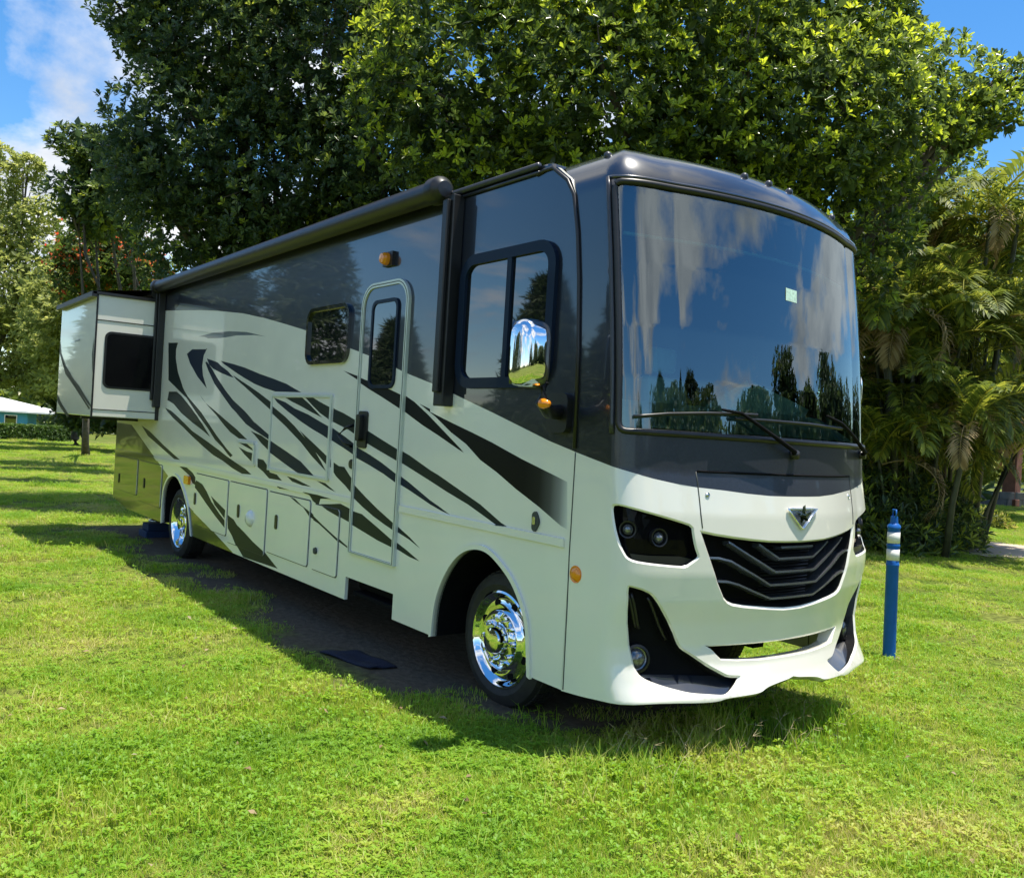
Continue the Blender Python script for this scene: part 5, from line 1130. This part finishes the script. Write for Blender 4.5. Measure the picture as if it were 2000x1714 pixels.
# ---- far belt of woodland closing the horizon
g = np.random.default_rng(9); n = 16000; a = g.uniform(0, 6.28, n); rr = g.uniform(105, 118, n); hh2 = (4.5+1.6*np.sin(a*9)+1.2*np.sin(a*23+1)+.8*np.sin(a*47))*g.uniform(0, 1, n)
P = np.stack([rr*np.cos(a)-3, rr*np.sin(a), hh2-1.2], 1); V, F, A = leaves(P, np.stack([-np.cos(a), -np.sin(a), 0*a+.6], 1)+g.normal(0, .3, (n, 3)), 4, 1.3, .8, (.1, 1.1), g)
tl_ = raw_mesh('far_woodland', V, F, A, [M_dk]); tag(tl_, 'distant belt of dark green woodland along the horizon', 'woodland', kind='stuff')

# ================================================================== lawn
def grass_mat():
    m = leaf_mat('grass_blade', [(0, (.1, .1, .1)), (1, (.2, .2, .2))], .55, .38); t = m.node_tree
    r = [k for k in t.nodes if k.type == 'VALTORGB'][0]; e = r.color_ramp.elements
    e[0].color = (.13, .27, .012, 1); e[1].color = (.50, .46, .17, 1); e[0].position = .1; e[1].position = 1.0
    for p, c in ((.38, (.19, .37, .016)), (.62, (.29, .42, .030)), (.86, (.43, .47, .075))): k = e.new(p); k.color = (*c, 1)
    a = [k for k in t.nodes if k.type == 'ATTRIBUTE'][0]
    gq = t.nodes.new('ShaderNodeNewGeometry'); n1 = t.nodes.new('ShaderNodeTexNoise'); n1.inputs['Scale'].default_value = .75; n1.inputs['Detail'].default_value = 5; n1.inputs['Roughness'].default_value = .65
    t.links.new(gq.outputs['Position'], n1.inputs['Vector'])
    m1 = t.nodes.new('ShaderNodeMapRange'); m1.inputs['From Min'].default_value = .3; m1.inputs['From Max'].default_value = .7; m1.inputs['To Min'].default_value = -.12; m1.inputs['To Max'].default_value = .74; t.links.new(n1.outputs['Fac'], m1.inputs[0])
    ml = t.nodes.new('ShaderNodeMath'); ml.operation = 'MULTIPLY_ADD'; ml.inputs[1].default_value = .62; t.links.new(a.outputs['Fac'], ml.inputs[0]); t.links.new(m1.outputs[0], ml.inputs[2]); t.links.new(ml.outputs[0], r.inputs[0])
    return m
GM = grass_mat()
def blade_patch(name, n, rad, hmin, hmax, wd, seed, broad=0):
    g = np.random.default_rng(seed); r = rad*np.sqrt(g.uniform(0, 1, n)); a = g.uniform(0, 6.28, n); B = np.stack([r*np.cos(a), r*np.sin(a), -.004+0*r], 1)
    h = g.uniform(hmin, hmax, n); az = g.uniform(0, 6.28, n); lean = g.uniform(.15, .95, n)*h; D = np.stack([np.cos(az), np.sin(az), 0*az], 1); Sd = np.stack([-np.sin(az), np.cos(az), 0*az], 1)
    tw = g.uniform(-.8, .8, n)[:, None]; Sd = unit(Sd+D*tw); w_ = (wd*g.uniform(.6, 1.3, n))[:, None]; up = np.array([0, 0, 1.])
    m1 = B+up*(h*.55)[:, None]+D*(lean*.3)[:, None]; tp = B+up*(h*g.uniform(.72, 1.0, n))[:, None]+D*lean[:, None]
    V = np.stack([B-Sd*w_*.5, B+Sd*w_*.5, m1-Sd*w_*.45, m1+Sd*w_*.45, tp], 1).reshape(-1, 3); i0 = np.arange(n)*5
    F = np.stack([np.stack([i0, i0+1, i0+3], 1), np.stack([i0, i0+3, i0+2], 1), np.stack([i0+2, i0+3, i0+4], 1)], 1).reshape(-1, 3); A = np.repeat(g.uniform(0, 1, n), 3)
    parts = [(V, F, A)]
    if broad:
        P = np.stack([rad*.8*g.uniform(-1, 1, broad), rad*g.uniform(-1, 1, broad), g.uniform(.015, .05, broad)], 1); parts.append(leaves(P, np.tile([0, 0, 1.], (broad, 1)), 4, .025, .015, (.0, .7), g, g.uniform(0, .4, broad)))
    V, F, A = merge(parts); o = raw_mesh(name, V, F, A, [GM]); COL.objects.unlink(o); return o
def scatter(name, label, pts, rot, scl, idx, sources, cat='grass'):
    sc_ = bpy.data.collections.new(name+'_blades')
    for o in sources: sc_.objects.link(o)
    me = bpy.data.meshes.new(name); me.vertices.add(len(pts)); me.vertices.foreach_set('co', pts.astype(np.float32).ravel())
    for nm, ty, dat in (('rot', 'FLOAT_VECTOR', rot), ('scl', 'FLOAT_VECTOR', scl), ('idx', 'INT', idx)):
        a = me.attributes.new(nm, ty, 'POINT'); a.data.foreach_set('vector' if ty == 'FLOAT_VECTOR' else 'value', np.asarray(dat, np.int32 if ty == 'INT' else np.float32).ravel())
    me.materials.append(GM); o = link(name, me); tag(o, label, cat, kind='stuff')
    ng = bpy.data.node_groups.new(name+'_nodes', 'GeometryNodeTree'); ng.interface.new_socket('Geometry', in_out='INPUT', socket_type='NodeSocketGeometry'); ng.interface.new_socket('Geometry', in_out='OUTPUT', socket_type='NodeSocketGeometry')
    gi = ng.nodes.new('NodeGroupInput'); go = ng.nodes.new('NodeGroupOutput'); ip_ = ng.nodes.new('GeometryNodeInstanceOnPoints'); ci_ = ng.nodes.new('GeometryNodeCollectionInfo')
    ci_.inputs['Collection'].default_value = sc_; ci_.inputs['Separate Children'].default_value = True; ci_.inputs['Reset Children'].default_value = True
    def na(nm, ty): k = ng.nodes.new('GeometryNodeInputNamedAttribute'); k.data_type = ty; k.inputs['Name'].default_value = nm; return k.outputs[0]
    lk = ng.links.new; lk(gi.outputs[0], ip_.inputs['Points']); lk(ci_.outputs[0], ip_.inputs['Instance']); ip_.inputs['Pick Instance'].default_value = True
    lk(na('idx', 'INT'), ip_.inputs['Instance Index']); lk(na('rot', 'FLOAT_VECTOR'), ip_.inputs['Rotation']); lk(na('scl', 'FLOAT_VECTOR'), ip_.inputs['Scale']); lk(ip_.outputs[0], go.inputs[0])
    md = o.modifiers.new('scatter', 'NODES'); md.node_group = ng
    return o
g = np.random.default_rng(17)
def polar(n, r0, r1, p, half):
    u = g.uniform(0, 1, n); e = 2-p; r = (r0**e+u*(r1**e-r0**e))**(1/e); a = YAW+g.uniform(-half, half, n); return CAM[0]+r*np.cos(a), CAM[1]+r*np.sin(a), r
x1, y1, r1_ = polar(2600, 1.6, 5.5, .4, 1.05); x2, y2, r2_ = polar(13000, 5.0, 70, 1.55, .80)
x = np.concatenate([x1, x2]); y = np.concatenate([y1, y2]); r = np.concatenate([r1_, r2_])
def path_d(x, y): v = np.stack([x, y], 1)-pa[:2]; al = v@dirp; pe = np.abs(v@np.array([-dirp[1], dirp[0]])); return np.where(al > -2.2, pe, 99)
keep = ~((x > -3.05) & (x < -1.75) & (y > -1.9) & (y < -1.1)) & (g.uniform(0, 1, len(x)) > soil_mask(x, y)*.93) & (path_d(x, y) > 1.75) & ~((x > -11.4) & (x < -1.0) & (np.abs(y) < 1.2))
x, y, r = x[keep], y[keep], r[keep]; n = len(x)
hs = 1+.28*np.sin(x*1.7+y*.9)+.22*np.sin(x*3.1-y*2.3+1); hs = np.clip(hs, .55, 1.6)
nearrv = np.clip(1-np.hypot(np.clip(np.abs(x-.55), 0, 9), np.clip(np.abs(y+.4)-1.0, 0, 9))/.55, 0, 1); hs = hs*(1+1.1*nearrv)
gs = 1+r/28
src = [blade_patch('grass_tuft', 260, .17, .020, .050, .0036, 200+i, 9 if i % 2 else 2) for i in range(6)]+[blade_patch('weed_tuft', 60, .15, .05, .12, .0052, 220+i, 16) for i in range(2)]
idx = np.where(g.uniform(0, 1, n) < .07+.4*nearrv, g.integers(6, 8, n), g.integers(0, 6, n))
scatter('lawn', 'bright yellow-green mown lawn around the motorhome', np.stack([x, y, ground_z(x, y)], 1), np.stack([g.normal(0, .05, n), g.normal(0, .05, n), g.uniform(0, 6.28, n)], 1), np.stack([gs, gs, hs*(1+r/60)], 1), idx, src)

# ---- dry stems by the bumper and bits of leaf litter on the lawn
g = np.random.default_rng(23); b = MB()
for i in range(46):
    x0 = g.uniform(.35, .95); y0 = g.uniform(-1.3, .75); h = g.uniform(.10, .24); a = g.uniform(0, 6.28); l_ = h*g.uniform(.2, .7); top = (x0+math.cos(a)*l_, y0+math.sin(a)*l_, h)
    b.tube([(x0, y0, -.01), (x0+math.cos(a)*l_*.4, y0+math.sin(a)*l_*.4, h*.6), top], [.0022, .0018, .001], 4)
    for k in range(3): aa = a+g.normal(0, 1); b.tube([top, (top[0]+.05*math.cos(aa), top[1]+.05*math.sin(aa), top[2]+g.uniform(-.01, .04))], [.0014, .0006], 3)
o = b.build('dry_stems', mat('dry_straw', (.36, .30, .17), .9, noise=.2)); tag(o, 'thin dry straw-coloured weed stems in front of the bumper', 'weeds', kind='stuff')
n = 220; xx, yy, rr = polar(n, 2.0, 14, .9, .6); ok = (soil_mask(xx, yy) < .3) & ~((xx < .3) & (np.abs(yy) < 1.25)); xx, yy = xx[ok], yy[ok]; n = len(xx)
P = np.stack([xx, yy, ground_z(xx, yy)+g.uniform(.03, .05, n)], 1); V, F, A = leaves(P, np.stack([g.normal(0, .4, n), g.normal(0, .4, n), np.ones(n)], 1), 1, .05, .028, (-.1, .4), g)
o = raw_mesh('leaf_litter', V, F, A, [leaf_mat('litter', [(0, (.16, .10, .05)), (.6, (.34, .24, .13)), (.9, (.40, .32, .20)), (1, (.70, .68, .62))], .8, .2)]); tag(o, 'scattered brown and pale fallen leaves on the lawn', 'leaf litter', kind='stuff')
